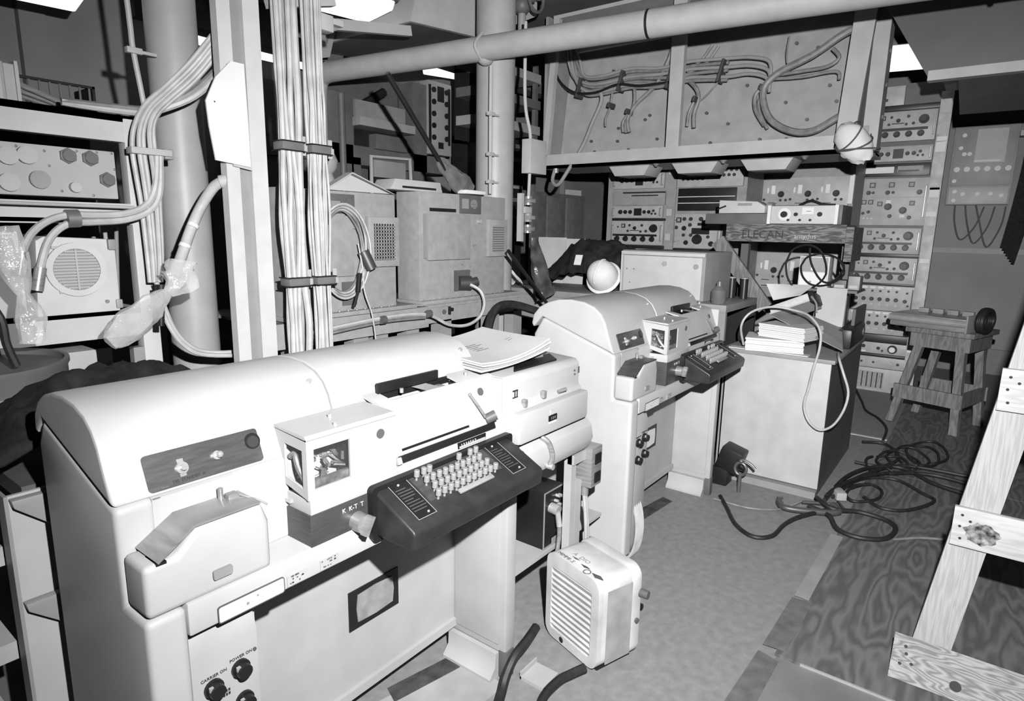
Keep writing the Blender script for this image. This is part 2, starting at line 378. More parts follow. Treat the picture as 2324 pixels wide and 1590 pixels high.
part('underside', MB().prism([(.44, .14), (1.1, .02), (1.1, .06), (.44, .19)], -1.0, 1.9, 'y'), DPAINT, so)
part('body', MB().prism([(-1.0, .19), (2.0, .19), (2.2, .6), (2.2, 1.1), (-1.0, 1.1)], .45, 1.1, 'x'), DPAINT, so)
def lamp(label, locn, L, rz, W=.26, D=.05):
    t = thing('fluorescent_lamp', label, 'lamp', locn, rz, 'fluorescent ceiling lamps')
    part('diffuser', MB().prism([(-W/2, 0), (-W/2+.04, -D), (W/2-.04, -D), (W/2, 0)], -L/2, L/2, 'y', bev=.015), LAMPW, t)
    part('housing', MB().box(-W/2-.012, W/2+.012, -L/2-.02, L/2+.02, .0, .07, .006), DPAINT, t)
    for s in (-1, 1): part('hanger_rod', MB().cyl((0, s*L/3, .07), (0, s*L/3, RZ-locn[2]), .008, 8), DPAINT, t)
    return t
lamp('lit ceiling lamp over the open equipment shelf', (.95, 4.05, 2.76), 1.0, R(80), .34)
lamp('lit ceiling lamp beside the pale air duct', (2.68, 3.50, 3.02), .7, R(78), .42)
lamp('lit ceiling lamp behind the channel post', (2.72, 4.56, 2.95), 1.2, R(88), .22, .11)
lamp('lit ceiling lamp behind the overhead pipe, near the far column', (4.95, 4.40, 3.20), .80, R(70), .26, .13)
lamp('lit ceiling lamp at the end of the dark overhead cabinet', (6.9, .80, 3.26), .5, R(10), .3, .17)
lamp('lit ceiling lamp behind the photographer', (-.8, 1.8, 3.3), 1.2, R(20), .3)
lamp('lit ceiling lamp over the plywood floor', (2.6, -1.6, 3.3), 1.2, R(80), .3)
# beams, cable trays and brackets under the ceiling
for k, (x0, x1, y, z) in enumerate(((1.9, 3.4, 4.3, 2.86), (1.7, 4.4, 3.9, 3.05), (3.4, 6.0, 4.1, 3.05))):
    single('ceiling_beam', MB().box(x0, x1, y, y+.10, z, z+.12).box(x0, x1, y-.04, y+.14, z-.01, z), DPAINT, ['dark ceiling beam over the channel post', 'long dark ceiling beam above the air duct', 'dark ceiling beam right of the far column'][k], 'beam', 'beams under the ceiling')
tr = thing('cable_tray', 'bracketed cable tray hanging behind the overhead pipe', 'cable tray', (2.35, 3.98, 3.06))
part('rail', MB().box(0, .68, 0, .03, 0, .04), DPAINT, tr); part('rail', MB().box(0, .68, .16, .19, 0, .04), DPAINT, tr)
for x in (.55,): part('bracket', MB().prism([(x, 0), (x+.05, -.28), (x+.12, -.26), (x+.20, 0), (x+.16, 0), (x+.10, -.18), (x+.06, 0)], -.01, .02, 'y'), MPAINT, tr)
for k in range(3): part('cable', MB().tube([(0, .04+.05*k, .06), (.3, .05+.05*k, .064), (.68, .04+.05*k, .06)], .018, 8), [CABLED, DPAINT, MPAINT][k], tr)
br = thing('strut_bracket', 'pale angle bracket above the cable bundles', 'bracket', (1.60, 2.5, 2.50))
part('arm', MB().box(0, .34, -.02, .02, -.02, .05, M=Matrix.Rotation(-.28, 4, 'Y')), LPAINT, br)
part('hook', MB().box(.22, .30, -.04, .03, -.05, .02, .006).box(.30, .36, -.03, .0, -.01, .015), LPAINT, br)

# ================================================================== teleprinter consoles
KNOBM = mat('grey_key_cap', 0.33, 0.5, var=0.1)
def console(name, label, loc, dh, screen_m, near):
    T = thing(name, label, 'teleprinter', loc, 0, 'teleprinter consoles standing in a row')
    W = 1.135
    # --- left pedestal, shelf and upper body
    kz, ky = (.82, .9) if near else (1.0, 1.0)          # the near machine has the lower, shallower lid
    def dy(q): return .104+(q-.104)*ky
    def dz(q): return 1.049+(q-1.049)*kz
    b = MB().prism([(0, 0.07), (0, .84), (.098, .84), (.098, 1.046), (dy(.50), dz(1.185)), (dy(.55), 1.10), (dy(.55), .07)], 0, .078, 'x', bev=.016, seg=3)
    b.prism([(.05, 0.02), (.05, .84), (.098, .84), (.098, 1.046), (dy(.50), dz(1.183)), (dy(.546), 1.10), (dy(.546), .02)], .07, .245, 'x')
    b.prism([(.098, .845), (.098, 1.046), (dy(.50), dz(1.183)), (dy(.546), 1.10), (dy(.546), .78)], .24, W, 'x', bev=.006)
    part('cabinet_body', b, WHITE, T)
    part('shelf', MB().box(.078, W, 0, .5, .771, .845, .006), WHITE, T)
    # --- two curved lids
    prof = [(.104, 1.049), (.135, 1.13), (.155, 1.19), (.178, 1.228), (.215, 1.258), (.27, 1.277), (.34, 1.284), (.41, 1.279), (.47, 1.262), (.52, 1.235), (.555, 1.195), (.565, 1.15), (.555, 1.13), (.503, 1.188)]
    prof = [(dy(q[0]), dz(q[1])) for q in prof]
    for x0, x1 in ((0.0, .545), (.549, W)):
        L = part('lid', MB().prism(prof, x0, x1, 'x', bev=.026 if x0 == 0 else .004, seg=4), WHITE, T, ang=32)
        m = MB().cyl((x1-.04, dy(.19), dz(1.23)), (x1-.04, dy(.178), dz(1.24)), .007, 10); part('screw', m, CHROME, L)
        if x0 == 0:
            # lamp plate let into the sloped front of the lid
            A = Vector((0, dy(.1085), dz(1.062))); B = Vector((0, dy(.1355), dz(1.133))); ux = Vector((1, 0, 0)); uv = (B-A).normalized(); nn = ux.cross(uv)
            Mx = Matrix((ux, uv, nn)).transposed().to_4x4(); Mx.translation = A + nn*.0015
            P = part('lamp_plate', MB().prism(bevrect(.07, .325, -.004, .074, .008), -.004, .002, 'z').xf(Mx), BRUSH, L)
            q = MB().cyl((.142, .03, .001), (.142, .03, .007), .013, 14).cyl((.142, .03, .007), (.142, .03, .018), .007, 10).box(.136, .148, .012, .05, .001, .004).xf(Mx)
            part('key_switch', q, CHROME, P)
            part('pilot_lamp', MB().cyl((.218, .036, .001), (.218, .036, .010), .010, 14).sphere((.222, .036, .014), .008).xf(Mx), CHROME, P)
            part('round_port', MB().cyl((.308, .046, .002), (.308, .046, .004), .019, 20).xf(Mx), BLACK, P)
            part('port_glass', MB().cyl((.308, .044, .004), (.308, .044, .0055), .014, 20).xf(Mx), G(.05, .3), P)
            text('plate_lettering', 'DIS  STANDBY  A', .009, INK, P, Mx @ Matrix.Translation((.118, .003, .0025)))
            part('scratch', MB().box(.05, .064, -.001, .0006, .115, .117).xf(Mx), DPAINT, L)
    # --- tape reader
    rp = [(.006, .842), (.006, .953), (.068, .953), (.113, 1.000), (.255, 1.000), (.27, .955), (.27, .842)]
    rd = part('tape_reader', MB().prism(rp, 0.004, .098, 'y', bev=.014, seg=3), WHITE, T)
    lid = [(.012, .962), (.016, .966), (.066, .962), (.108, 1.006), (.255, 1.006), (.255, 1.002), (.110, 1.002), (.068, .957), (.012, .958)]
    ld = part('reader_lid', MB().prism([(.030, .958), (.108, 1.006), (.252, 1.006), (.252, 1.001), (.110, 1.001), (.034, .952)], .004, .10, 'y'), STEEL if near else BRUSH, rd)
    part('lid_hinge', MB().box(.030, .05, .006, .055, .946, .953).box(.032, .05, .06, .09, .946, .953), BLACK, ld)
    part('tape_latch', MB().cyl((.205, .085, 1.0), (.205, .085, 1.03), .006, 10).box(.21, .235, .06, .08, 1.005, 1.018, .003).tube([(.235, .06, 1.012), (.26, .03, 1.0), (.272, .012, .99)], .002, 6), STEEL, ld)
    part('badge', MB().prism(bevrect(.135, .176, .872, .892, .004), -.003, .006, 'y'), MPAINT, rd)
    # --- label plates on the shelf edge
    pl = part('name_plate', MB().prism(bevrect(.138, .292, .772, .808, .005), -.004, .002, 'y'), PAPER, T)
    part('plate_border', frame_prism(MB(), bevrect(.1365, .2935, .7705, .8095, .006), bevrect(.1385, .2915, .7725, .8075, .005), -.0048, -.001), DPAINT, pl)
    part('printed_mark', MB().box(.20, .206, -.0046, -.004, .784, .790), MPAINT, pl); part('printed_mark', MB().box(.225, .229, -.0046, -.004, .793, .797), MPAINT, pl)
    for x in (.302, .392):
        st = part('sticker', MB().box(x, x+.055, -.002, .002, .776, .803), PAPERG, T)
        sm = MB(); q_ = random.Random(int(x*999))
        for k in range(14): a_, c_ = x+.002+q_.random()*.045, (.797, .79, .781)[k % 3]; sm.box(a_, a_+.004, -.0026, -.0015, c_, c_+q_.uniform(.002, .004))
        part('printed_marks', sm, DPAINT, st, stuff=True)
    # --- typing unit hood with windows, over a dark switch box
    z = dh
    hl, hm, hr = .373, .650, 1.133
    h = MB()
    fo = [(hl, .962+z), (hm, .962+z), (hm, 1.112+z), (hl, 1.112+z)]; fi = [(hl+.02, .985+z), (hl+.125, .985+z), (hl+.125, 1.085+z), (hl+.02, 1.085+z)]
    frame_prism(h, fo, fi, .006, .012, 'y')
    lo = [(.0125, .964+z), (.17, 1.0+z), (.17, 1.122+z), (.0125, 1.111+z)]; li = [(.024, .988+z), (.094, 1.003+z), (.094, 1.088+z), (.024, 1.083+z)]
    frame_prism(h, lo, li, hl, hl+.006, 'x')
    h.prism([(.006, 1.108+z), (.004, 1.112+z), (.012, 1.120+z), (.18, 1.128+z), (.18, 1.122+z)], hl, hm, 'x')
    hb = part('window_hood', h, WHITE, T)
    part('hood_back', MB().box(hl+.01, hm, .17, .176, .94+z, 1.12+z), BLACK, hb)
    for (a, q) in (((hl+.018, .008, .983+z), 'y'), ((hl+.002, .022, .986+z), 'x')):
        g = MB().box(a[0], a[0]+.109, .008, .0095, a[2], a[2]+.104) if q == 'y' else MB().box(hl+.002, hl+.0035, .022, .096, .986+z, 1.09+z)
        part('window_pane', g, GLASS, hb)
    part('hood_shade_sheets', MB().box(hl+.15, hl+.155, .016, .17, .966+z, 1.10+z).box(hl+.008, hl+.15, .0165, .17, 1.100+z, 1.104+z).box(hl+.008, hl+.15, .0165, .17, .964+z, .967+z), BLACK, hb)  # added black sheets: the hood's inner shade put into colour
    rnd = random.Random(5); mch = MB()
    for k in range(44):
        c = Vector((hl+.03+rnd.random()*.11, .035+rnd.random()*.08, .972+z+rnd.random()*.075)); e = Vector((rnd.uniform(-1, 1), rnd.uniform(-.6, .6), rnd.uniform(-.5, .7)))*.024
        if k % 3: mch.cyl(c-e, c+e, rnd.uniform(.0015, .004), 8)
        else:
            s_ = rnd.uniform(.004, .009); Mr = Matrix.Translation(c) @ Matrix.Rotation(rnd.uniform(0, 3), 4, 'Y') @ Matrix.Rotation(rnd.uniform(-.4, .4), 4, 'X')
            mch.box(-s_*1.8, s_*1.8, -s_*.5, s_*.5, -s_*.5, s_*.5, M=Mr)
    mch.box(hl+.02, hl+.145, .018, .03, .97+z, 1.002+z).tube([(hl+.012, .03, 1.0+z), (hl+.01, .055, 1.03+z), (hl+.014, .075, 1.06+z), (hl+.012, .09, 1.05+z)], .007)
    part('punch_mechanism', mch, mat('mechanism_metal', .28, .35, .4, var=.3, scale=40), hb, 'levers and shafts seen through the hood windows', stuff=True)
    d = part('switch_box', MB().box(hl, .565, .002, .14, .808+z, .924+z, .002), BRUSH, T)
    part('box_top', MB().box(hl+.004, .66, .004, .14, .924+z, .962+z, .002), WHITE, T)
    part('clip', MB().box(hl-.004, hl+.006, .075, .125, .938+z, .947+z), CHROME, T)
    kn = part('selector_knob', MB().cyl((.51, .002, .862+z), (.51, -.03, .862+z), .026, 20, .024).prism([(-.006, -.026), (.006, -.026), (.006, .026), (-.006, .026)], -.05, -.03, 'y', M=Matrix.Translation((.51, 0, .862+z)) @ Matrix.Rotation(.5, 4, 'Y')), STEEL, d)
    text('switch_lettering', 'K  K-T  T', .017, PAPER, d, Matrix.Translation((.464, .001, .898+z)) @ FRONT)
    for x, y, zz in ((.475, .03, 1.119), (.50, .085, 1.124), (.76, .10, 1.138), (1.04, .10, 1.138), (1.10, .13, 1.15)):
        part('screw', MB().cyl((x, y, zz+z-.004), (x, y, zz+z+.009), .006, 10), CHROME, hb)
    # --- printer hood: leaning front, window with a platen on top
    p = MB()
    pr = [(0.006, .93+z), (.012, .975+z), (.066, 1.122+z), (.072, 1.128+z), (.145, 1.142+z), (.145, 1.135+z), (.078, 1.120+z), (.022, .97+z), (.02, .93+z)]
    wx0, wx1 = .70, .985
    p.prism(pr, hm, wx0, 'x').prism(pr, wx1, hr, 'x')
    p.prism([(0.006, .93+z), (.012, .975+z), (.066, 1.122+z), (.072, 1.128+z), (.076, 1.1288+z), (.078, 1.120+z), (.022, .97+z), (.02, .93+z)], wx0, wx1, 'x')
    p.box(hr-.006, hr, .02, .14, .93+z, 1.12+z)
    ph = part('printer_hood', p, WHITE, T)
    part('well', MB().box(wx0-.01, wx1+.01, .066, .135, 1.03+z, 1.035+z).box(wx0-.01, wx1+.01, .132, .136, 1.03+z, 1.138+z).box(wx0-.012, wx0-.004, .08, .135, 1.03+z, 1.12+z).box(wx1+.004, wx1+.012, .08, .135, 1.03+z, 1.12+z), BLACK, ph)
    part('platen', MB().cyl((wx0+.01, .108, 1.092+z), (wx1-.03, .108, 1.092+z), .024, 20), BRUSH, ph)
    part('paper_web', MB().quad((wx0+.14, .078, 1.1275+z), (wx0+.20, .078, 1.1275+z), (wx0+.185, .128, 1.134+z), (wx0+.125, .128, 1.134+z), .001), PAPER, ph)
    rl = part('paper_bail', MB().box(wx0-.008, wx1-.05, .122, .134, 1.138+z, 1.168+z, .002), BLACK, ph)
    part('ribbon_guide', MB().box(wx1-.07, wx1-.05, .09, .12, 1.09+z, 1.125+z, .003), STEEL, ph)
    # lean of the front face: direction up along it
    A = Vector((0, .012, .975+z)); B = Vector((0, .066, 1.122+z)); uv = (B-A).normalized(); nn = Vector((1, 0, 0)).cross(uv)
    Mx = Matrix((Vector((1, 0, 0)), uv, nn)).transposed().to_4x4(); Mx.translation = A
    part('tape_slot', MB().box(.685, .965, .022, .029, -.006, .0012).xf(Mx), BLACK, ph)
    part('tear_bar', MB().box(.665, 1.075, -.008, .012, -.004, .010, .002).xf(Mx), BLACK, ph)
    part('bar_stop', MB().box(.652, .668, -.010, .010, -.002, .012, .003).xf(Mx), LPAINT, ph)
    sc = part('margin_scale', MB().box(.90, 1.03, -.002, .003, .944+z, .963+z, M=Matrix.Translation((0, .008, 0))), BLACK, ph)
    part('scale_strip', MB().box(.905, 1.025, .003, .0065, .946+z, .952+z), PAPERG, sc)
    text('scale_digits', '1 2 3 4 5 6 7', .0135, PAPER, sc, Matrix.Translation((.91, .004, .9495+z)) @ FRONT)
    part('hood_button', MB().cyl((1.055, .118, 0), (1.055, .118, .004), .0125, 18).xf(Mx), DPAINT, ph)
    lv = part('lever', MB().tube([(1.0, .115, .006), (1.012, .085, .012), (1.035, .035, .014)], .0045, 8).sphere((1.0, .118, .005), .006).xf(Mx), STEEL, ph)
    part('lever_knob', MB().cyl((1.04, .028, .008), (1.066, .034, .030), .017, 16).xf(Mx), DPAINT, lv)
    part('hood_button', MB().cyl((hl+.223, .007, 1.073+z), (hl+.223, .003, 1.073+z), .0125, 18), DPAINT, hb)
    # --- keyboard
    kz = z
    K = part('keyboard', MB().prism([(0.002, .803+kz), (.002, .929+kz), (-.008, .929+kz), (-.150, .858+kz), (-.156, .848+kz), (-.150, .806+kz), (-.14, .803+kz)], .56, 1.125, 'x', bev=.009, seg=3), CHARC, T)
    part('gasket', frame_prism(MB(), bevrect(.545, 1.14, .79+kz, .942+kz, .014), bevrect(.562, 1.123, .805+kz, .930+kz, .01), -.018, .003), BLACK, K)
    A = Vector((0, -.008, .9295+kz)); uv = Vector((0, -.142, -.071)).normalized(); nn = uv.cross(Vector((1, 0, 0)))
    if nn.z < 0: nn = -nn
    Mk = Matrix((Vector((1, 0, 0)), uv, nn)).transposed().to_4x4(); Mk.translation = A     # x right, y towards the typist, z out
    for x0 in (.60, .998):
        pb = part('instruction_plate', MB().box(x0, x0+.066, .004, .136, -.002, .0015).xf(Mk), BLACK, K)
        part('plate_border', frame_prism(MB(), [(x0, .004), (x0+.066, .004), (x0+.066, .136), (x0, .136)], [(x0+.0015, .0055), (x0+.0645, .0055), (x0+.0645, .1345), (x0+.0015, .1345)], .0012, .0022, 'z').xf(Mk), G(.4, .5), pb)
        for (dx, dy) in ((.03, .014), (.045, .124)): part('screw', MB().sphere((x0+dx, dy, .002), .004, n=8).xf(Mk), CHROME, pb)
        ln = MB()
        for k in range(9): ln.box(x0+.008, x0+.008+rnd.uniform(.03, .052), .028+k*.0098, .031+k*.0098, .0014, .0019)
        part('printed_lines', ln.xf(Mk), G(.09, .6), pb)
    part('key_bed', MB().box(.675, .985, .008, .10, -.001, .0008).xf(Mk), BRUSH, K)
    proto = None
    rows = [(.020, [.693, .72, .742, .865, .915, .941]), (.048, [.706+.0247*i for i in range(10)]), (.075, [.713+.0247*i for i in range(10)]), (.102, [.702+.0245*i for i in range(11)])]
    for ry, xs in rows:
        for x in xs:
            if proto is None:
                proto = part('key', MB().cyl((0, 0, 0), (0, 0, .012), .0035, 8).cyl((0, 0, .012), (0, 0, .028), .0082, 12).cyl((0, 0, .028), (0, 0, .030), .0082, 12, .007), KNOBM, K); proto.location = Mk @ Vector((x, ry, 0)); ke = proto
                ke.rotation_euler = (R(6), 0, 0)
            else: inst(proto, K, Mk @ Vector((x, ry, 0)), (R(6), 0, 0))
    part('space_bar', MB().box(.768, .916, .108, .124, .006, .014, .003).cyl((.79, .116, 0), (.79, .116, .01), .003, 8).cyl((.895, .116, 0), (.895, .116, .01), .003, 8).xf(Mk), KNOBM, K)
    # --- knee well: recessed panel with a screen, right leg
    kp = part('knee_panel', MB().box(.24, 1.15, .25, .262, .14, .80).box(.24, 1.15, .235, .262, .12, .15), LPAINT, T)
    fo = [(.668, .345), (.868, .33), (.868, .485), (.668, .495)]; fi = [(.700, .378), (.835, .362), (.84, .462), (.70, .468)]
    fo = [(.660, .350), (.865, .350), (.865, .484), (.660, .484)]
    part('screen_frame', MB().prism(fo, .246, .251, 'y'), BLACK, kp)
    part('screen', MB().prism([(.692, .372), (.765, .368), (.836, .374), (.842, .42), (.836, .464), (.765, .469), (.694, .464), (.688, .42)], .2425, .247, 'y'), screen_m, kp)
    lg = part('leg', MB().box(1.145, 1.20, 0, .26, .10, .772, .008).prism([(0, .10), (.26, .10), (.26, 0.0), (.04, 0.0)], 1.15, 1.195, 'x'), LPAINT, T)
    part('leg_flange', MB().box(1.141, 1.147, .03, .24, .13, .76, .002), LPAINT, lg)
    part('leg_foot', MB().box(1.143, 1.19, -.006, .03, .0, .11, .004), DPAINT, lg)
    part('base_rail', MB().prism([(1.095, 0), (1.145, 0), (1.145, .10), (1.128, .10), (1.125, .045), (1.095, .012)], .03, .26, 'y'), LPAINT, lg)
    # --- control panel in the pedestal
    cp = part('control_panel', MB().prism([(.048, .02), (.018, .10), (.018, .705), (.035, .75), (.048, .75)], .08, .232, 'x', bev=.004), LPAINT, T)
    for x, zz in ((.124, .616), (.186, .628), (.19, .545), (.124, .53)):
        k = part('knob', MB().cyl((x, .018, zz), (x, .010, zz), .021, 18).cyl((x, .010, zz), (x, -.008, zz), .017, 18, .016), BLACK, cp)
        part('pointer', MB().box(x-.016, x-.008, -.002, .004, zz+.006, zz+.016), CHROME, k)
    text('panel_lettering', 'CARRIER ON', .010, INK, cp, Matrix.Translation((.098, .0172, .640)) @ FRONT)
    text('panel_lettering', 'POWER ON', .010, INK, cp, Matrix.Translation((.163, .0172, .652)) @ FRONT)
    for k in range(6): part('printed_mark', MB().box(.144+.006*(k % 3), .148+.006*(k % 3), .0168, .018, .588-.009*(k//3), .594-.009*(k//3)), INK, cp)
    for x, zz in ((.09, .60), (.222, .655)): part('screw', MB().cyl((x, .018, zz), (x, .014, zz), .004, 8), DPAINT, cp)
    return T
console('teleprinter_console', 'white teleprinter console with curved lids, keyboard and paper stack on its tape punch', (.4376, 1.2, 0), 0.0, SCREEN, True)
console('teleprinter_console', 'white teleprinter console behind the fan heater, beside the tall desk with papers', (2.497, 1.2, 0), .042, PAPER, False)
c1 = [o for o in COL.objects if o.name == 'teleprinter_console'][0]; c2 = [o for o in COL.objects if o.name == 'teleprinter_console.001'][0]
# --- tape punch housing on the right of the near console, paper chute under it
ph = part('punch_housing', MB().prism([(.0, .90), (.0, 1.005), (.014, 1.02), (.014, 1.10), (.03, 1.118), (.26, 1.13), (.26, .90)], 1.15, 1.61, 'x', bev=.012), WHITE, c1)
part('front_cover', MB().box(1.165, 1.612, -.03, .03, .888, .998, .012), WHITE, ph)
part('dark_window', MB().prism([(1.235, .052), (1.50, .05), (1.57, .13), (1.36, .145)], 1.118, 1.126, 'z'), BLACK, ph)
part('tape_roll', MB().cyl((1.42, .13, 1.128), (1.50, .12, 1.128), .010, 12), STEEL, ph)
text('roman_numeral', 'II', .034, INK, ph, Matrix.Translation((1.184, .0125, 1.046)) @ FRONT @ Matrix.Scale(1.5, 4, (1, 0, 0)))
part('numeral_serifs', MB().box(1.178, 1.206, .011, .0135, 1.067, 1.071).box(1.178, 1.206, .011, .0135, 1.044, 1.047), INK, ph)
for x, zz in ((1.225, 1.01), (1.34, 1.018)): part('pawl', MB().box(x, x+.018, -.006, .012, zz-.006, zz+.022, .004), STEEL, ph)
part('latch', MB().cyl((1.44, .0, 1.018), (1.475, -.012, 1.024), .007, 10), STEEL, ph)
n = part('number_plate', MB().box(1.335, 1.385, -.034, -.029, .935, .955), BLACK, ph); part('sticker', MB().box(1.345, 1.385, -.033, -.029, .957, .975), PAPERG, ph); part('sticker', MB().box(1.338, 1.38, -.034, -.029, .926, .933), PAPER, ph)
text('number_plate_lettering', '1 5 4', .014, G(.3), n, Matrix.Translation((1.345, -.0345, .94)) @ FRONT)
for x, zz in ((1.57, 1.075), (1.572, 1.06)): part('screw', MB().cyl((x, .016, zz), (x, .01, zz), .004, 8), DPAINT, ph)
part('side_label', MB().box(1.596, 1.606, .011, .0135, 1.06, 1.085), DPAINT, ph)
ch = part('tape_chute', MB().prism([(-.01, .745), (-.028, .79), (-.018, .845), (.02, .877), (.10, .877), (.10, .74)], 1.19, 1.67, 'x', bev=.008), WHITE, c1)
part('strap', MB().tube([(1.335, .0, .872), (1.352, -.022, .85), (1.362, -.034, .80), (1.352, -.030, .765)], .010, 8), STEEL, ch)
part('strap_screw', MB().cyl((1.352, -.020, .762), (1.352, -.046, .762), .011, 12), CHROME, ch)
part('hook', MB().tube([(1.165, -.02, .89), (1.168, -.03, .865), (1.185, -.03, .862)], .005, 8), BLACK, ch)
part('gap_plate', MB().box(1.17, 1.64, .005, .2, .872, .89), BLACK, ch)
# support of the chute: low stand panels to the right of the leg
part('stand_panel', MB().box(1.20, 1.98, .34, .352, .05, .75).box(1.20, 1.98, .085, .34, .30, .315), LPAINT, c1)
# white tape punch box at the end of the far console
pb = part('punch_housing', MB().box(1.18, 1.36, .10, .40, .86, 1.12, .012), WHITE, c2)
part('front_cover', MB().box(1.20, 1.37, .08, .12, .90, .99, .006), WHITE, pb)

# ================================================================== overhead open cable box
FACEX = -PI/2          # turn a thing so that its front looks towards -x; its own x then runs along -y
cb = thing('overhead_cable_box', 'big open-fronted overhead steel box full of looped cables', 'equipment box', (5.0, 3.47, 2.2), FACEX)
part('rail', MB().box(0, 2.72, 0, .06, -.03, .09).box(0.0, 2.72, 0, .6, -.03, -.005), LPAINT, cb)
part('post', MB().prism([(0, -.03), (.07, .09), (.16, 1.25), (.10, 1.25)], 0, .05, 'y'), LPAINT, cb)
part('post', MB().box(1.24, 1.35, -.004, .05, .06, 1.25), LPAINT, cb)
part('post', MB().prism([(2.50, .0), (2.62, .0), (2.70, 1.3), (2.56, 1.3)], 0, .05, 'y'), LPAINT, cb)
part('back_panel', MB().prism([(.30, .06), (.36, .06), (.56, 1.35), (.50, 1.35)], 0.0, 2.66, 'x'), mat('cable_box_panel', .36, .5, var=.05), cb)
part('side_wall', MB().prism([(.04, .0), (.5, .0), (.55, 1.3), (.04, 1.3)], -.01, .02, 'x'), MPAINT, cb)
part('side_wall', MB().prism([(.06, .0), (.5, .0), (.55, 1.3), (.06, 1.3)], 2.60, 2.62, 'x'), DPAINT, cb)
fr = part('riveted_flange', MB().prism([(.32, -.02), (.50, -.02), (.50, 1.3), (.32, 1.3)], 2.62, 2.72, 'x'), LPAINT, cb)
for z in (.25, .47, .70, .92, 1.1): part('rivet', MB().sphere((2.725, .40, z), .016, (.6, 1, 1), 8), STEEL, fr)
part('rail', MB().box(.1, 2.66, .25, .30, 1.02, 1.20).box(.1, 2.66, 0, .6, 1.25, 1.28), LPAINT, cb)
def cabs(pts, y, r, m, name='cable'): return part(name, MB().tube([(u, y if not callable(y) else y(i), z) for i, (u, z) in enumerate(pts)], r, 8, 5), m, cb)
main = [(.066, 1.25), (.066, 1.022), (.122, .823), (.294, .706), (.479, .685), (.74, .709), (.991, .686), (1.169, .685), (1.302, .692), (1.594, .671), (1.767, .665), (1.904, .616), (1.929, .517)]
rr = random.Random(11)
for k in range(8):
    o = (k-3.5)*.021
    cabs([(u + (abs(o)*1.2+.03*(7-k)/7 if i < 3 else 0)+.05, z - o*(.3 if i < 2 else 1) + rr.uniform(-.008, .008)) for i, (u, z) in enumerate(main[:13 - (k % 3)*3])], .17+.02*(k % 3), .014, CABLED if k % 3 else MPAINT)
cabs([(.032, 1.25), (.032, 1.007), (.075, .79), (.249, .646), (.482, .617), (.7, .659), (.913, .624), (1.173, .622)], .13, .011, BLACK)
cabs([(.509, .635), (.523, .541), (.455, .359), (.394, .172), (.31, -.059), (.219, -.184), (.143, -.141), (.138, -.012)], lambda i: (.17, .17, .14, .10, -.01, -.03, -.01, .05)[i], .017, MPAINT, 'hanging_cable')
for pts, r in (([(1.139, .833), (1.034, .638), (.859, .497), (.781, .376), (.80, .264)], .018), ([(.83, .626), (.83, .481), (.739, .361), (.744, .268)], .015), ([(.80, .42), (.76, .34), (.77, .26)], .014), ([(1.19, 1.0), (1.13, .80), (1.15, .66)], .014),
               ([(1.286, .66), (1.386, .563), (1.412, .475), (1.383, .358), (1.391, .254)], .018), ([(1.40, .5), (1.34, .38), (1.33, .27)], .013), ([(1.929, .517), (1.869, .46), (1.879, .346), (1.956, .225)], .016), ([(1.94, .49), (1.90, .42), (1.91, .33), (1.98, .20)], .013),
               ([(2.004, .587), (2.221, .591), (2.368, .602), (2.434, .652), (2.385, .718)], .014), ([(2.0, .56), (2.2, .55), (2.42, .56), (2.45, .5)], .012), ([(.62, .66), (.60, .50), (.56, .40), (.56, .33)], .010), ([(1.30, .70), (1.42, .78), (1.50, .88)], .012), ([(1.31, .69), (1.46, .75), (1.55, .86)], .012), ([(1.60, .63), (1.50, .52), (1.42, .46)], .007), ([(2.08, .85), (2.07, .74), (2.08, .66)], .006)):
    cabs(pts, .20, r, CABLED)
cabs([(2.60, .84), (2.449, .781), (2.272, .675), (2.066, .595), (1.962, .514), (1.95, .403), (2.019, .253), (2.171, .16), (2.325, .149), (2.479, .229), (2.58, .28)], .13, .026, CABLED, 'thick_hose')
for u, z in ((.30, .68), (.72, .69), (1.17, .66), (1.60, .66), (1.92, .50), (.80, .43), (1.40, .47), (.62, .50)): part('cable_tie', MB().box(u-.011, u+.011, .12, .24, z-(.085 if z > .6 else .022), z+(.085 if z > .6 else .022), .006).xf(Matrix.Translation((u, 0, z)) @ Matrix.Rotation(R(15), 4, 'Y') @ Matrix.Translation((-u, 0, -z))), mat('tie_strap', .06, .5), cb)
bolt = None
for (u, z) in ((.623, .328), (.88, .382), (.92, .415), (1.017, .205), (1.437, .386), (1.628, .283), (1.744, .573), (2.081, .847), (2.24, .792), (2.059, .408), (2.359, .501), (2.232, .264), (.351, .231), (.629, .212), (.502, .85), (.636, .84), (1.05, .12), (.75, .13), (1.5, .14), (1.9, .14), (2.1, .13), (.4, .13), (1.7, .72), (2.42, .38)):
    y = .30+(z-.06)*.155
    if bolt is None: bolt = part('bolt', MB().cyl((0, 0, 0), (0, -.02, 0), .013, 8), mat('bolt_steel', .12, .5, .5), cb); bolt.location = (u, y, z)
    else: inst(bolt, cb, (u, y, z))
mush = None
for u0 in (.66, 1.25, 1.82):
    if mush is None: mush = part('vent_hood', MB().prism([(0, 0), (.06, -.085), (.34, -.085), (.39, 0)], .12, .40, 'y', bev=.004), LPAINT, cb); mush.location = (u0, 0, -.03)
    else: inst(mush, cb, (u0, 0, -.03))
for u in (1.13, 1.70, 2.3): part('wing_nut', MB().cyl((u, .08, -.03), (u, .08, -.055), .03, 8, .01), STEEL, cb)
part('cable_gland', MB().cyl((.138, .05, -.03), (.138, .05, -.07), .026, 12), STEEL, cb)
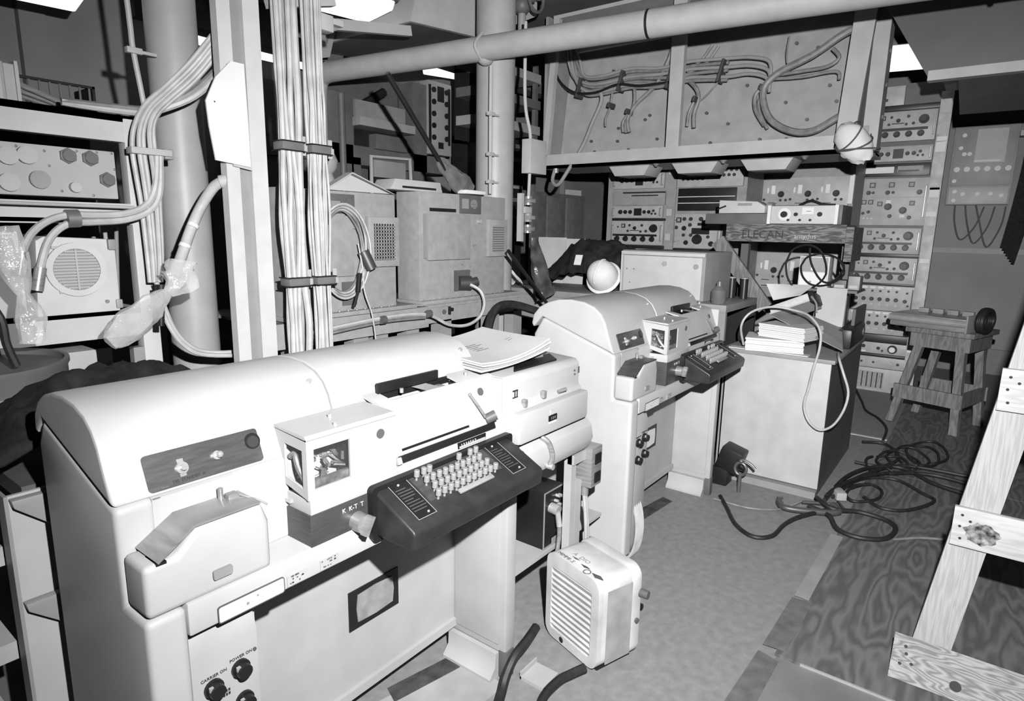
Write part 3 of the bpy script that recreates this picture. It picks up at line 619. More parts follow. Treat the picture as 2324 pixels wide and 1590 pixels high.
# wrapped bundle tied to the corner of the box
wbn = thing('wrapped_bundle', 'white cloth bundle tied with cord at the corner of the cable box', 'bundle', (4.92, .79, 2.09))
def blob(cx, cy, cz, rx, ry, rz, amp, seed, n=20, M=None, fr=3.0):
    mb = MB(); b = bmesh.new(); bmesh.ops.create_uvsphere(b, u_segments=n, v_segments=n//2+2, radius=1)
    for v in b.verts:
        q = v.co.copy(); k = 1+amp*noise.noise(q*fr+Vector((seed, seed*2.1, 0)))
        v.co = Vector((cx+q.x*rx*k, cy+q.y*ry*k, cz+q.z*rz*k))
    return mb._add(b, M)
Mt = Matrix.Rotation(R(-35), 4, 'X')
part('cloth', blob(0, -.04, .13, .085, .10, .155, .14, 3, M=Mt), PAPER, wbn)
part('knot', MB().sphere((0, .07, .06), .04, (1, 1.2, .8)), PAPER, wbn)
for k, zz in enumerate((.07, .13, .19)): part('cord', MB().tube([Mt @ Vector((.092*math.cos(a), -.04+.106*math.sin(a), zz+.07*math.sin(a+k))) for a in [2*PI*i/14 for i in range(14)]], .006, 6, 2, True), DPAINT, wbn)

# ================================================================== radio racks
PANEL = mat('rack_panel', .40, .45, var=.05, scale=12); FRAME = mat('rack_frame', .30, .5, var=.06)
KNOB = mesh_of(MB().cyl((0, 0, 0), (0, -.45, 0), 1.0, 14, .9).cyl((0, -.45, 0), (0, -1.1, 0), .72, 14, .66), 'knob', BLACK)
SMALL = mesh_of(MB().cyl((0, 0, 0), (0, -1.2, 0), 1.0, 8), 'jack', mat('jack_dark', .035, .5))
LKNOB = mesh_of(MB().cyl((0, 0, 0), (0, -.8, 0), 1.0, 12), 'knob_grey', LPAINT)
UB = mesh_of(MB().box(-.5, .5, -1, 0, -.5, .5), 'bar', BLACK)
UW = mesh_of(MB().box(-.5, .5, -1, 0, -.5, .5), 'tag', PAPER)
UG = mesh_of(MB().box(-.5, .5, -1, 0, -.5, .5), 'grey_bar', MPAINT)
def sub(name, me, par, loc, sc):
    o = bpy.data.objects.new(name, me); COL.objects.link(o); o.parent = par; o.location = loc; o.scale = sc; return o
def unit(T, name, u0, u1, z0, z1, feats, m=PANEL, proud=.015, handles=True):
    """one rack panel; features are placed on it as (kind, fraction across, fraction up, size...)"""
    U = part(name, MB().box(0, u1-u0, -proud, .02, 0, z1-z0, .004), m, T); U.location = (u0, 0, z0)
    w, h = u1-u0, z1-z0; f = -proud
    for q in feats:
        k = q[0]; x, z = q[1]*w, q[2]*h
        if k == 'k': sub('knob', KNOB, U, (x, f, z), (q[3]*1.22,)*3)
        elif k == 'g': sub('knob', LKNOB, U, (x, f, z), (q[3],)*3)
        elif k == 'j': sub('jack', SMALL, U, (x, f, z), (q[3]*1.2, q[3]*.7, q[3]*1.2))
        elif k == 'b': sub('slot', UB, U, (x, f, z), (q[3]*w, .004, q[4]*h))
        elif k == 'w': sub('tag', UW, U, (x, f, z), (q[3]*w, .004, q[4]*h))
        elif k == 'd': sub('recess', UG, U, (x, f, z), (q[3]*w, .003, q[4]*h))
        elif k == 'm':
            sub('meter', UB, U, (x, f, z), (q[3], .012, q[3])); sub('meter_face', UG, U, (x, f-.0115, z), (q[3]*.62, .002, q[3]*.62))
        elif k == 'M':
            sub('dial_rim', KNOB, U, (x, f, z), (q[3], q[3]*.4, q[3])); sub('dial_face', mesh_of(MB().cyl((0, 0, 0), (0, -1, 0), 1, 16), 'dial_face', PAPER), U, (x, f-q[3]*.44, z), (q[3]*.62, .004, q[3]*.62))
    if handles:
        for x in (.03*w, .97*w): part('handle', MB().tube([(x, f, .18*h), (x, f-.03, .18*h), (x, f-.03, .82*h), (x, f, .82*h)], .006, 6, 1), STEEL, U)
    return U
def receiver(T, u0, u1, z0, z1):
    F = [('m', .24, .80, .042), ('j', .36, .82, .011), ('k', .46, .70, .016), ('j', .60, .82, .012), ('j', .58, .56, .011), ('j', .68, .58, .012), ('k', .82, .70, .036), ('j', .13, .75, .008), ('j', .33, .58, .011),
         ('b', .46, .40, .86, .09), ('b', .46, .60, .18, .03)] + [('k', .12+.17*i, .24, .025) for i in range(5)]
    return unit(T, 'receiver', u0, u1, z0, z1, F)
def converter(T, u0, u1, z0, z1):
    F = [('k', .17, .5, .02), ('k', .27, .5, .018), ('k', .37, .5, .018), ('b', .52, .5, .15, .62), ('k', .65, .5, .016), ('k', .74, .5, .016), ('j', .83, .6, .012), ('j', .87, .35, .010), ('j', .80, .35, .01)]
    return unit(T, 'converter', u0, u1, z0, z1, F)
def jackfield(T, u0, u1, z0, z1):
    F = []
    for i in range(6):
        x = .12+.125*i
        F += [('w', x, .92, .085, .08), ('j', x, .78, .010), ('k', x, .45, .017), ('g', x+.01, .24, .016)]
    F += [('k', .03, .45, .014), ('k', .88, .42, .016), ('j', .90, .75, .010), ('j', .93, .25, .010), ('b', .98, .5, .018, .8)]
    return unit(T, 'jack_field', u0, u1, z0, z1, F, handles=False)
# rack beside the stool
RA = thing('radio_rack', 'tall radio rack behind the wooden stool, with jack fields and receivers', 'rack', (7.4, 1.15, 0), FACEX, 'radio racks')
part('cabinet', MB().box(-.04, .64, .02, .60, 0, 3.06), DPAINT, RA)
part('side_rail', MB().box(.60, .70, -.03, .06, 0, 2.95, .004), mat('rail_paint', .50, .5, var=.12, scale=10), RA)
part('side_rail', MB().box(-.05, -.01, -.03, .06, 0, 2.95, .004), MATS['rail_paint'], RA)
unit(RA, 'blank_panel', 0, .30, 2.86, 3.04, [('k', .4, .7, .02), ('j', .3, .35, .012), ('j', .5, .3, .012)], handles=False)
unit(RA, 'black_strip', 0, .6, 2.81, 2.86, [], BLACK, handles=False)
receiver(RA, 0, .59, 2.52, 2.80)
converter(RA, 0, .59, 2.33, 2.475)
t_ = unit(RA, 'drawer', 0, .59, 2.19, 2.31, [('w', .28, .5, .42, .5), ('d', .72, .55, .36, .45), ('b', .7, .4, .3, .12)], BLACK, handles=False)
F = [('m', .20, .86, .05), ('m', .48, .86, .05), ('m', .76, .86, .05), ('k', .15, .70, .018), ('j', .22, .70, .012), ('k', .43, .70, .018), ('j', .51, .70, .012), ('k', .88, .70, .02), ('d', .5, .60, .94, .008),
     ('m', .10, .50, .045), ('m', .20, .50, .045), ('m', .34, .46, .045), ('k', .46, .40, .028), ('k', .68, .32, .028), ('m', .80, .47, .045), ('w', .46, .50, .07, .07), ('w', .68, .20, .07, .06), ('k', .10, .26, .013), ('k', .18, .29, .013), ('k', .50, .20, .016), ('k', .78, .17, .016)] + [('w', .06+.06*i, .15, .02, .025) for i in range(4)]
unit(RA, 'test_set', 0, .60, 1.71, 2.17, F)
receiver(RA, 0, .59, 1.43, 1.685); unit(RA, 'black_strip', 0, .6, 1.395, 1.43, [], BLACK, handles=False)
receiver(RA, 0, .59, 1.13, 1.39); unit(RA, 'black_strip', 0, .6, 1.11, 1.13, [], BLACK, handles=False)
jackfield(RA, 0.02, .60, .85, 1.105); jackfield(RA, 0.02, .60, .605, .845)
unit(RA, 'black_strip', 0, .6, .52, .60, [], BLACK, handles=False)
unit(RA, 'meter_panel', 0.05, .60, .40, .515, [('M', .78, .5, .045), ('k', .3, .6, .016), ('k', .55, .5, .014), ('w', .2, .15, .3, .12), ('j', .62, .3, .01)], handles=False)
unit(RA, 'blank_panel', 0.05, .60, .25, .365, [('j', .3, .5, .01), ('j', .5, .5, .01), ('g', .78, .55, .016), ('j', .9, .5, .012)], handles=False)
unit(RA, 'black_strip', 0.05, .6, .37, .395, [], BLACK, handles=False)
gr = unit(RA, 'vent_panel', 0.05, .60, .0, .245, [('d', .42, .48, .56, .72)], handles=False)
for k in range(7): sub('vent_bar', UB, gr, (.10+.045*k, -.016, .12), (.010, .004, .16))
for k, z in enumerate((2.75, 2.5, 2.4, 2.05, 1.98, 1.8, 1.62, 1.35, .45, .33)): part('tape_scrap', MB().box(.61, .69, -.034, -.029, z, z+(.04 if k % 2 else .09)), PAPER if k % 3 else PAPERG, RA)
# left pair of racks under the cable box
RB = thing('radio_rack', 'radio rack under the left vent hood, with two receivers and converters', 'rack', (6.2, 3.35, 0), FACEX, 'radio racks')
part('cabinet', MB().box(-.06, .72, .02, .60, 0, 2.5), FRAME, RB)
unit(RB, 'dark_opening', .02, .42, 2.24, 2.36, [], BLACK, handles=False); unit(RB, 'blank_panel', .43, .56, 2.24, 2.37, [('k', .3, .6, .014), ('j', .7, .5, .012), ('j', .6, .3, .01)], handles=False)
converter(RB, .02, .60, 2.05, 2.22)
unit(RB, 'drawer', .02, .62, 1.88, 2.02, [('b', .6, .92, .8, .1), ('b', .62, .7, .5, .08), ('d', .4, .4, .45, .4)], FRAME, handles=False)
converter(RB, .02, .60, 1.75, 1.87); unit(RB, 'black_strip', .02, .63, 1.72, 1.745, [], BLACK, handles=False)
receiver(RB, .02, .62, 1.47, 1.715); unit(RB, 'black_strip', .02, .63, 1.43, 1.465, [], BLACK, handles=False)
unit(RB, 'blank_panel', .02, .62, 1.29, 1.42, [('k', .62, .4, .03), ('j', .72, .4, .012), ('j', .06, .7, .01), ('j', .94, .7, .01)], handles=False)
for z in (2.18, 1.77, 1.52): part('tag', MB().box(.64, .70, -.006, .021, z, z+.07), LPAINT, RB)
RC = thing('radio_rack', 'patch-bay radio rack with black jack strips under the middle vent hood', 'rack', (6.2, 2.61, 0), FACEX, 'radio racks')
part('cabinet', MB().box(-.015, .69, .02, .54, 0, 2.5), FRAME, RC)
F = [('b', .5, .96, .9, .04), ('M', .52, .66, .035)]
for r_ in range(3): F += [('j', .10+.075*i+.03*(r_ % 2), .62-.17*r_, .013) for i in range(5)] + [('j', .64+.075*i+.03*(r_ % 2), .72-.17*r_, .013) for i in range(4)]
unit(RC, 'patch_panel', .0, .66, 2.05, 2.33, F, handles=False)
pb_ = unit(RC, 'jack_strip', .02, .60, 1.82, 2.04, [('w', .5, .62, .98, .03), ('w', .5, .34, .98, .03)], BLACK, handles=False)
F = [('m', .10, .82, .05), ('j', .22, .85, .016), ('j', .36, .85, .016), ('j', .58, .85, .018), ('j', .35, .68, .016), ('j', .05, .60, .016), ('k', .22, .58, .02), ('b', .60, .70, .18, .08), ('b', .58, .50, .38, .18), ('j', .22, .38, .014), ('j', .38, .38, .014), ('k', .52, .26, .042), ('j', .75, .34, .014), ('k', .28, .16, .02), ('k', .82, .14, .022), ('d', .1, .2, .1, .05)]
unit(RC, 'monitor_set', .0, .48, 1.45, 1.79, F); unit(RC, 'black_strip', 0, .5, 1.42, 1.445, [], BLACK, handles=False)
RD = thing('radio_rack', 'wide radio rack behind the graffiti-covered wooden stand', 'rack', (6.8, 2.0, 0), FACEX, 'radio racks')
part('cabinet', MB().box(-.02, .90, .02, .52, 0, 2.5), FRAME, RD)
for z0, z1 in ((1.84, 2.16), (1.06, 1.42)):
    F = []
    for c in range(3):
        x = .18+.30*c
        F += [('w', x-.06, .62, .018, .16), ('w', x, .64, .045, .26), ('k', x+.09, .50, .026), ('j', x+.09, .32, .011), ('j', x-.10, .34, .011), ('j', x+.15, .32, .011), ('b', x, .22, .09, .02), ('b', x, .05, .09, .025)]
    F += [('d', .5, .12, .98, .008)]
    unit(RD, 'oscillator_panel', .02, .86, z0, z1, F, handles=False)
part('white_post', MB().box(.86, .90, -.03, .02, 1.9, 2.25), PAPER, RD)

# ================================================================== twin grey cabinets on a stand
GBOX = mat('cabinet_hammertone', .34, .5, var=.05, scale=20, bump=.04, bscale=180)
st = thing('equipment_stand', 'grey steel stand carrying the twin grey cabinets', 'stand', (1.6, 2.58, 0))
part('rail', MB().box(0, 1.0, 0, .04, 1.03, 1.15).box(.98, 1.95, .04, .08, 1.04, 1.16), GBOX, st)
part('top', MB().box(0, 1.95, .03, .7, 1.135, 1.15), GBOX, st)
for x in (.10, .48, .62, .86, 1.14, 1.62, 1.88): part('leg', MB().box(x, x+.10, .04, .12, 0, 1.05), MPAINT, st)
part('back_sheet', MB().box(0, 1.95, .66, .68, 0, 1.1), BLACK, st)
part('shelf', MB().box(0, 1.95, .1, .66, .35, .38), DPAINT, st)
part('indicator', MB().cyl((1.17, .04, 1.10), (1.17, .03, 1.10), .014, 12), DPAINT, st)
part('latch', MB().box(1.21, 1.22, .025, .04, 1.08, 1.13).box(1.22, 1.245, .025, .04, 1.10, 1.12), BLACK, st)
def gcab(label, x0, x1, y, z0, z1, dep, left):
    t = thing('grey_cabinet', label, 'cabinet', (x0, y, z0), 0, 'twin grey cabinets'); w = x1-x0; h = z1-z0
    part('body', MB().box(0, w, 0, dep, 0.02, h, .006), GBOX, t)
    part('base_flange', MB().box(-.01, w+.12, -.04, dep, 0, .022, .004), GBOX, t)
    b0 = None
    for k in range(int(w/.055)):
        if b0 is None: b0 = part('bolt', MB().sphere((0, 0, 0), .006, n=6), STEEL, t); b0.location = (.02, -.02, .026)
        else: inst(b0, t, (.02+.055*k, -.02, .026))
    return t
g2 = gcab('grey cabinet with cover plate beside the far column', 2.60, 3.41, 2.65, 1.155, 1.81, .19, False)
part('cover_plate', MB().box(.05, .42, -.03, 0, .26, .53, .003), GBOX, g2)
part('hinge_strip', MB().box(.03, .055, -.018, 0, .27, .53), MPAINT, g2)
part('black_slot', MB().box(.085, .31, -.006, 0, .545, .565), BLACK, g2)
pl_ = part('meter_window', MB().box(.345, .545, -.010, 0, .54, .655, .002), DPAINT, g2); part('dial', MB().cyl((.47, -.01, .60), (.47, -.016, .60), .03, 16), STEEL, pl_); part('tag', MB().box(.36, .42, -.013, -.009, .57, .63), MPAINT, pl_)
lv = part('louvre_box', MB().box(.60, .80, -.03, 0, .27, .51, .004), GBOX, g2); part('grille', MB().box(.635, .755, -.034, -.029, .30, .47), MPAINT, lv)
for k in range(11): part('louvre', MB().box(.635, .755, -.037, -.033, .305+.015*k, .311+.015*k), DPAINT, lv)
part('knob', MB().cyl((.53, 0, .495), (.53, -.02, .495), .014, 12), CHROME, g2)
sk = part('socket_recess', MB().box(.295, .44, -.008, 0, .06, .19), DPAINT, g2); part('plug', MB().cyl((.33, -.01, .11), (.40, -.05, .11), .045, 16).cyl((.40, -.05, .11), (.44, -.07, .12), .03, 12), mat('plug_metal', .12, .4, .6), sk)
for (x, z) in ((.48, .34), (.50, .345), (.37, .225), (.45, .21), (.45, .18)): part('screw', MB().sphere((x, 0, z), .004, n=6), DPAINT, g2)
g1 = gcab('grey cabinet with a square mesh vent, behind the cable bundles', 1.67, 2.37, 2.60, 1.155, 1.775, .19, True)
vt = part('vent_box', MB().box(.49, .70, -.03, 0, .24, .50, .004), GBOX, g1); part('vent_dark', MB().box(.525, .665, -.033, -.029, .275, .465), BLACK, vt)
for k in range(8): part('mesh_wire', MB().box(.525+.0185*k+.004, .525+.0185*k+.009, -.037, -.033, .275, .465), GBOX, vt)
for k in range(11): part('mesh_wire', MB().box(.525, .665, -.037, -.033, .278+.017*k, .283+.017*k), GBOX, vt)
part('cover_plate', MB().box(.03, .40, -.02, 0, .20, .50, .003), GBOX, g1)
part('hinge_strip', MB().box(.0, .03, -.015, 0, .22, .50), MPAINT, g1)
pw = part('meter_window', MB().box(.26, .42, -.010, 0, .51, .605, .002), DPAINT, g1); part('dial', MB().cyl((.385, -.01, .555), (.385, -.014, .555), .03, 16), DPAINT, pw); part('tag', MB().box(.275, .33, -.013, -.009, .535, .57), MPAINT, pw)
part('knob', MB().cyl((.41, 0, .45), (.41, -.02, .45), .014, 12), CHROME, g1)
part('socket_recess', MB().box(.33, .42, -.006, 0, .05, .17), DPAINT, g1)
# things on the cabinets
single('folded_paper', MB().prism([(1.93, 1.779), (2.10, 1.872), (2.38, 1.779), (2.372, 1.779), (2.10, 1.866), (1.94, 1.779)], 2.61, 2.665, 'y').prism([(1.95, 1.7795), (2.10, 1.860), (2.36, 1.7795)], 2.63, 2.635, 'y'), PAPERG, 'tented sheet of paper standing on the mesh-vented grey cabinet', 'paper')
ty = thing('instrument_case', 'flat pale instrument case with a black slot on top of the cabinets', 'case', (2.43, 2.72, 1.812))
part('case', MB().prism([(0, 0), (.04, .06), (.40, .06), (.42, 0)], -.02, .14, 'y', bev=.004), LPAINT, ty); part('slot', MB().box(.09, .36, -.024, -.019, .012, .024), BLACK, ty)
single('foam_pad', MB().box(3.02, 3.22, 2.66, 2.74, 1.818, 1.845, .012), PAPER, 'small white pad on the cabinet below the plastic bag', 'pad')
# coil of cable and plugs hung on the mesh-vented cabinet
cl = thing('cable_coil', 'coil of grey cable with plugs hanging over the mesh-vented cabinet', 'cable', (2.0, 2.555, 1.40)); rr = random.Random(2)
for k in range(6):
    r1, r2 = .115+.008*k, .20+.006*k
    part('loop', MB().tube([(-.03+r1*math.cos(a)+rr.uniform(-.006, .006), -.01-.004*k, .08+r2*math.sin(a)) for a in [2*PI*i/14 for i in range(14)]], .006, 6, 3, True), CABLE if k % 2 else CABLED, cl)
part('plug', MB().cyl((.09, -.02, .08), (.125, -.04, -.01), .03, 14), mat('plug_metal', .12, .4, .6), cl)
part('plug', MB().cyl((.055, -.03, -.03), (.025, -.05, -.12), .013, 10).cyl((.025, -.05, -.12), (-.01, -.06, -.19), .008, 10), BLACK, cl)
part('cord_tail', MB().tube([(.06, -.02, .12), (.075, -.03, 0), (.08, -.035, -.12), (.12, -.04, -.24), (.145, -.04, -.4)], .004, 6), CABLE, cl)
cd = thing('rail_cable', 'grey cables clipped along the stand rail and looping up to the cabinet plug', 'cable', (2.2, 2.54, 1.0))
for k in range(3): part('cable', MB().tube([(-.45, -.01, .10-.012*k), (-.01, -.01, .128-.012*k), (.324, -.01, .116-.01*k)] + ([(.508, -.02, .038), (.66, -.03, .02), (.77, -.04, .06), (.815, -.04, .14), (.80, -.02, .22), (.76, .03, .26)] if k == 0 else []), .010 if k == 0 else .006, 6), CABLED if k else CABLE, cd)
for x in (-.02, .32): part('clamp', MB().cyl((x, -.025, .12), (x+.03, -.025, .12), .022, 10), DPAINT, cd)

# ================================================================== far racks seen between the cabinets and the pipe
BG = mat('far_rack_paint', .12, .5, var=.08, scale=6)
fr_ = thing('back_rack', 'dim equipment frame behind the twin cabinets, with a slanted strip light panel', 'rack', (2.85, 4.52, 0))
part('upright', MB().box(.55, .82, 0, .2, 0, 2.72, .02).cyl((.68, -.01, 1.9), (.68, -.01, 2.7), .03, 12), BG, fr_)
part('cross_rail', MB().box(0, 1.95, 0, .2, 2.14, 2.30), BG, fr_)
part('upright', MB().box(1.52, 1.70, 0, .2, 0, 2.95), BG, fr_); part('upright', MB().box(.78, .88, 0, .2, 0, 2.2), BG, fr_)
part('shelf', MB().box(.80, 1.45, -.1, .2, 2.46, 2.53), MPAINT, fr_); part('dark_bay', MB().box(.82, 1.45, .05, .2, 2.28, 2.45), BLACK, fr_)
part('drawer', MB().box(1.02, 1.40, -.05, .2, 2.29, 2.42, .01), DPAINT, fr_)
part('bin', MB().box(.82, 1.40, -.02, .2, 2.53, 2.68), mat('bin_grey', .24, .5), fr_)
part('brace', MB().cyl((.85, .1, 2.58), (1.25, .1, 2.82), .04, 8), BLACK, fr_)
part('loop_frame', MB().tube([(.97, -.03, 1.85), (.97, -.03, 2.22), (1.44, -.03, 2.24), (1.46, -.03, 1.9)], .018, 8, 1), LPAINT, fr_)
part('pouch', MB().box(1.02, 1.40, -.02, .05, 1.98, 2.20, .01), MPAINT, fr_); part('pouch_flap', MB().box(1.0, 1.42, -.03, .04, 1.93, 2.05, .01), BLACK, fr_)
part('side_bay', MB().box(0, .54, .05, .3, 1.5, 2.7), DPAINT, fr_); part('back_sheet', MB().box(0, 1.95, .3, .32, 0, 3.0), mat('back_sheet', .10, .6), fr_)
bx_ = part('lamp_board', MB().box(1.70, 2.02, -.03, .1, 2.32, 3.0, .004), MPAINT, fr_)
for s in (0, 1):
    part('edge_bar', MB().box(1.70+.27*s, 1.725+.27*s, -.04, -.029, 2.42, 2.96), BLACK, bx_)
    for k in range(5): part('button', MB().cyl((1.765+.18*s, -.03, 2.48+.11*k), (1.765+.18*s, -.045, 2.48+.11*k), .026, 12), BLACK, bx_)
part('window', MB().box(1.82, 1.91, -.036, -.029, 2.82, 2.96), BLACK, bx_); part('window', MB().box(1.83, 1.90, -.036, -.029, 2.38, 2.44), BLACK, bx_)
dr_ = thing('dark_cabinet', 'black louvred cabinet behind the far column', 'cabinet', (5.0, 4.2, 0))
part('body', MB().box(0, .7, 0, .4, 0, 2.55), BLACK, dr_)
for k in range(6): part('shelf', MB().box(.02, .68, -.02, 0, 2.6+.0*k-.14*k, 2.64-.14*k), DPAINT if k % 2 else MPAINT, dr_)
hs = thing('cabinet_shelf', 'stepped grey shelf unit right of the far column, under the ceiling', 'shelf', (4.4, 3.7, 2.4))
for k in range(3): part('board', MB().box(0, .9, 0, .3, .12+.24*k, .20+.24*k), MPAINT if k != 1 else BG, hs)
part('back', MB().box(0, .9, .3, .32, 0, .8), BLACK, hs)
for x in (0.02, .84): part('post', MB().box(x, x+.04, .02, .06, -2.4, .8), DPAINT, hs)
ob = thing('overhead_valve', 'pipe fittings and valves hanging above the pale air duct', 'valve', (4.08, 3.04, 2.98))
part('pipe', MB().cyl((.0, 0, 0), (.0, 0, .65), .03, 12).cyl((-.3, .02, .3), (.3, .02, .42), .028, 12), MPAINT, ob); part('valve', MB().sphere((0, 0, .28), .07).cyl((0, -.12, .3), (0, 0, .3), .02, 8), DPAINT, ob)
part('hand_wheel', MB().tube([(.09*math.cos(a), -.13, .3+.09*math.sin(a)) for a in [2*PI*i/12 for i in range(12)]], .012, 6, 2, True), DPAINT, ob)
# ball-shaped cap and jar on the cabinet left
bc = thing('insulator_cap', 'round pale insulator cap standing behind the cable bundles', 'insulator', (2.03, 2.728, 1.777))
part('body', MB().lathe([(0, 0), (.045, 0), (.04, .06), (.03, .085), (.05, .11), (.058, .15), (.04, .19), (.02, .20), (0, .2)]), MPAINT, bc)
# black bars leaning from the pipe, one with its foot in a plastic bag
single('black_bar', MB().cyl((2.44, 2.72, 2.42), (2.90, 2.73, 1.955), .015, 10), BLACK, 'thin black bar leaning from the pipe into a plastic bag', 'bar', 'black bars')
single('black_bar', MB().cyl((3.20, 2.46, 1.47), (3.68, 2.44, 1.06), .012, 10), BLACK, 'black bar leaning beside the corner of the grey cabinet', 'bar', 'black bars')
def bag(name, label, pts, radii, m, amp=.25, seed=1.0, n=14, flat=.55):
    """plastic film gathered along a path"""
    mb = MB(); b = bmesh.new(); P = spline([Vector(p) for p in pts], 4); rings = []
    K = len(P)
    for i, p in enumerate(P):
        t = (P[min(i+1, K-1)]-P[max(i-1, 0)]).normalized(); a = t.cross(Vector((.2, 1, .1))).normalized(); c = t.cross(a)
        f = i/(K-1)*(len(radii)-1); j = min(int(f), len(radii)-2); r = radii[j]+(radii[j+1]-radii[j])*(f-j)
        rings.append([b.verts.new(p+(a*math.cos(2*PI*k/n)+c*math.sin(2*PI*k/n)*flat)*r*(1+amp*noise.noise(Vector((math.cos(2*PI*k/n)*2, math.sin(2*PI*k/n)*2, i*.35+seed)))*2)) for k in range(n)])
    for A, B in zip(rings, rings[1:]):
        for k in range(n): b.faces.new((A[k], A[(k+1) % n], B[(k+1) % n], B[k]))
    b.faces.new(rings[-1]); b.faces.new(rings[0][::-1])
    mb._add(b); return single(name, mb, m, label, 'bag', 'plastic bags', ang=25)
bag('plastic_bag', 'clear plastic bag over the foot of the leaning black bar', [(2.85, 2.73, 2.01), (2.94, 2.735, 1.945), (3.06, 2.74, 1.885), (3.15, 2.74, 1.845)], [.022, .05, .075, .05], PLASTICD, seed=2)
bag('plastic_bag', 'long dark plastic bag hanging from the switch cluster', [(3.76, 2.66, 1.55), (3.78, 2.64, 1.42), (3.82, 2.62, 1.25), (3.86, 2.60, 1.12)], [.03, .055, .07, .09], mat('dark_plastic_film', .09, .25, var=.3, scale=10, alpha=.85, bump=.9, bscale=22), seed=5)

# ================================================================== open equipment shelf on the left
ES = thing('equipment_shelf', 'open steel equipment shelf left of the near column', 'shelf', (.1, 2.75, 0))
EP = mat('shelf_paint', .56, .5, var=.03)
part('beam', MB().box(-.6, 1.07, 0, .05, 1.91, 2.01).box(-.6, 1.07, 0, .55, 1.985, 2.01), EP, ES)
part('post', MB().box(1.005, 1.075, -.002, .06, 0, 2.0, .006), EP, ES)
part('beam', MB().box(-.6, 1.01, 0, .05, 1.595, 1.675).box(-.6, 1.01, 0, .55, 1.60, 1.615), EP, ES)
part('beam', MB().box(-.6, 1.01, 0, .05, 1.15, 1.262).box(-.6, 1.01, 0, .55, 1.24, 1.262), EP, ES)
part('post', MB().box(-.6, -.53, 0, .06, 0, 2.0), EP, ES)
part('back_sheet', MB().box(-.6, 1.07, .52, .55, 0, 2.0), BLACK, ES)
part('cabinet', MB().box(.70, .85, .06, .5, 0.02, 1.10, .004), LPAINT, ES); part('post', MB().box(.96, 1.0, -.01, .03, .3, 1.10), MPAINT, ES)
for k in range(5): part('stored_rod', MB().cyl((.90+.02*k, .15, 1.28), (.86+.045*k, .25, 1.50+.02*k), .008, 8), LPAINT if k % 2 else MPAINT, ES)
part('stored_tin', MB().box(.90, .98, .16, .3, 1.262, 1.36, .01), DPAINT, ES); part('stored_bar', MB().box(.86, .99, .12, .14, 1.86, 1.875), MPAINT, ES)
# connector panel box
cpn = thing('connector_box', 'pale box with hexagonal cable connectors on the equipment shelf', 'box', (.1, 2.70, 1.69))
part('panel', MB().box(-.50, .945, 0, .30, 0, .175, .004), LPAINT, cpn)
HEX = mesh_of(MB().cyl((0, 0, 0), (0, -.012, 0), .028, 6).cyl((0, -.012, 0), (0, -.026, 0), .021, 16), 'hex_connector', mat('connector_metal', .16, .4, .4))
ROUND = mesh_of(MB().cyl((0, 0, 0), (0, -.022, 0), .030, 20), 'round_cap', LPAINT); ROUNDD = mesh_of(MB().cyl((0, 0, 0), (0, -.018, 0), .031, 20), 'round_cap_dark', MPAINT)
for (x, z) in ((.79, .145), (.86, .143), (.91, .07)): sub('hex_connector', HEX, cpn, (x, 0, z), (1, 1, 1))
for (x, z) in ((.665, .135), (.605, .04), (.61, .128)): sub('round_cap', ROUND, cpn, (x, 0, z), (1, 1, 1))
sub('round_cap', ROUNDD, cpn, (.695, 0, .055), (1, 1, 1)); sub('round_cap', ROUND, cpn, (.80, 0, .035), (.6, 1, .6))
for (x, z) in ((.64, .163), (.72, .155), (.82, .165), (.885, .167), (.935, .168), (.73, .105), (.94, .11), (.76, .02), (.86, .01)): part('screw', MB().sphere((x, 0, z), .005, n=6), STEEL, cpn)
part('rail', MB().tube([(.40, -.02, -.028), (.99, -.02, -.03)], .006, 8, 1), LPAINT, cpn)
# fan unit
fu = thing('fan_unit', 'square fan unit with a round slatted grille on the equipment shelf', 'fan', (.735, 2.68, 1.264))
part('casing', MB().prism([(.0, 0), (.27, .0), (.272, .25), (.26, .275), (.045, .285), (.02, .27)], 0, .2, 'y', bev=.006), mat('fan_casing', .6, .5, var=.03), fu)
ring = MB(); ou = [(.135+.098*math.cos(2*PI*k/32), .165+.098*math.sin(2*PI*k/32)) for k in range(32)]; inn = [(.135+.076*math.cos(2*PI*k/32), .165+.076*math.sin(2*PI*k/32)) for k in range(32)]
part('bezel', frame_prism(ring, ou, inn, -.012, .0), MATS['fan_casing'], fu)
part('grille_back', MB().cyl((.135, -.001, .165), (.135, -.004, .165), .078, 32), MPAINT, fu)
for k in range(13):
    z = -.066+.011*k; hw = math.sqrt(max(.0745**2-z*z, 0)); part('slat', MB().box(.135-hw, .135+hw, -.010, -.003, .165+z-.0028, .165+z+.0028), LPAINT, fu)
part('grille_spine', MB().box(.132, .138, -.012, -.003, .09, .24), LPAINT, fu)
for (x, z) in ((.075, .245), (.215, .165), (.085, .085)): part('tab', MB().box(x-.012, x+.012, -.008, 0, z-.005, z+.005, .002), LPAINT, fu)
part('corner_latch', MB().box(.245, .275, -.015, .03, .235, .275, .005), MPAINT, fu); part('corner_latch', MB().box(.255, .278, -.008, .03, .01, .045, .005), MPAINT, fu); part('screw', MB().cyl((.225, 0, .04), (.225, -.008, .04), .007, 10), STEEL, fu)
b2 = thing('equipment_case', 'pale equipment case half covered by a plastic bag, left of the fan unit', 'case', (.42, 2.70, 1.264))
part('case', MB().box(0, .295, 0, .3, 0, .30, .012), EP, b2); part('lens', MB().cyl((.20, 0, .22), (.20, -.04, .22), .05, 18), MPAINT, b2)
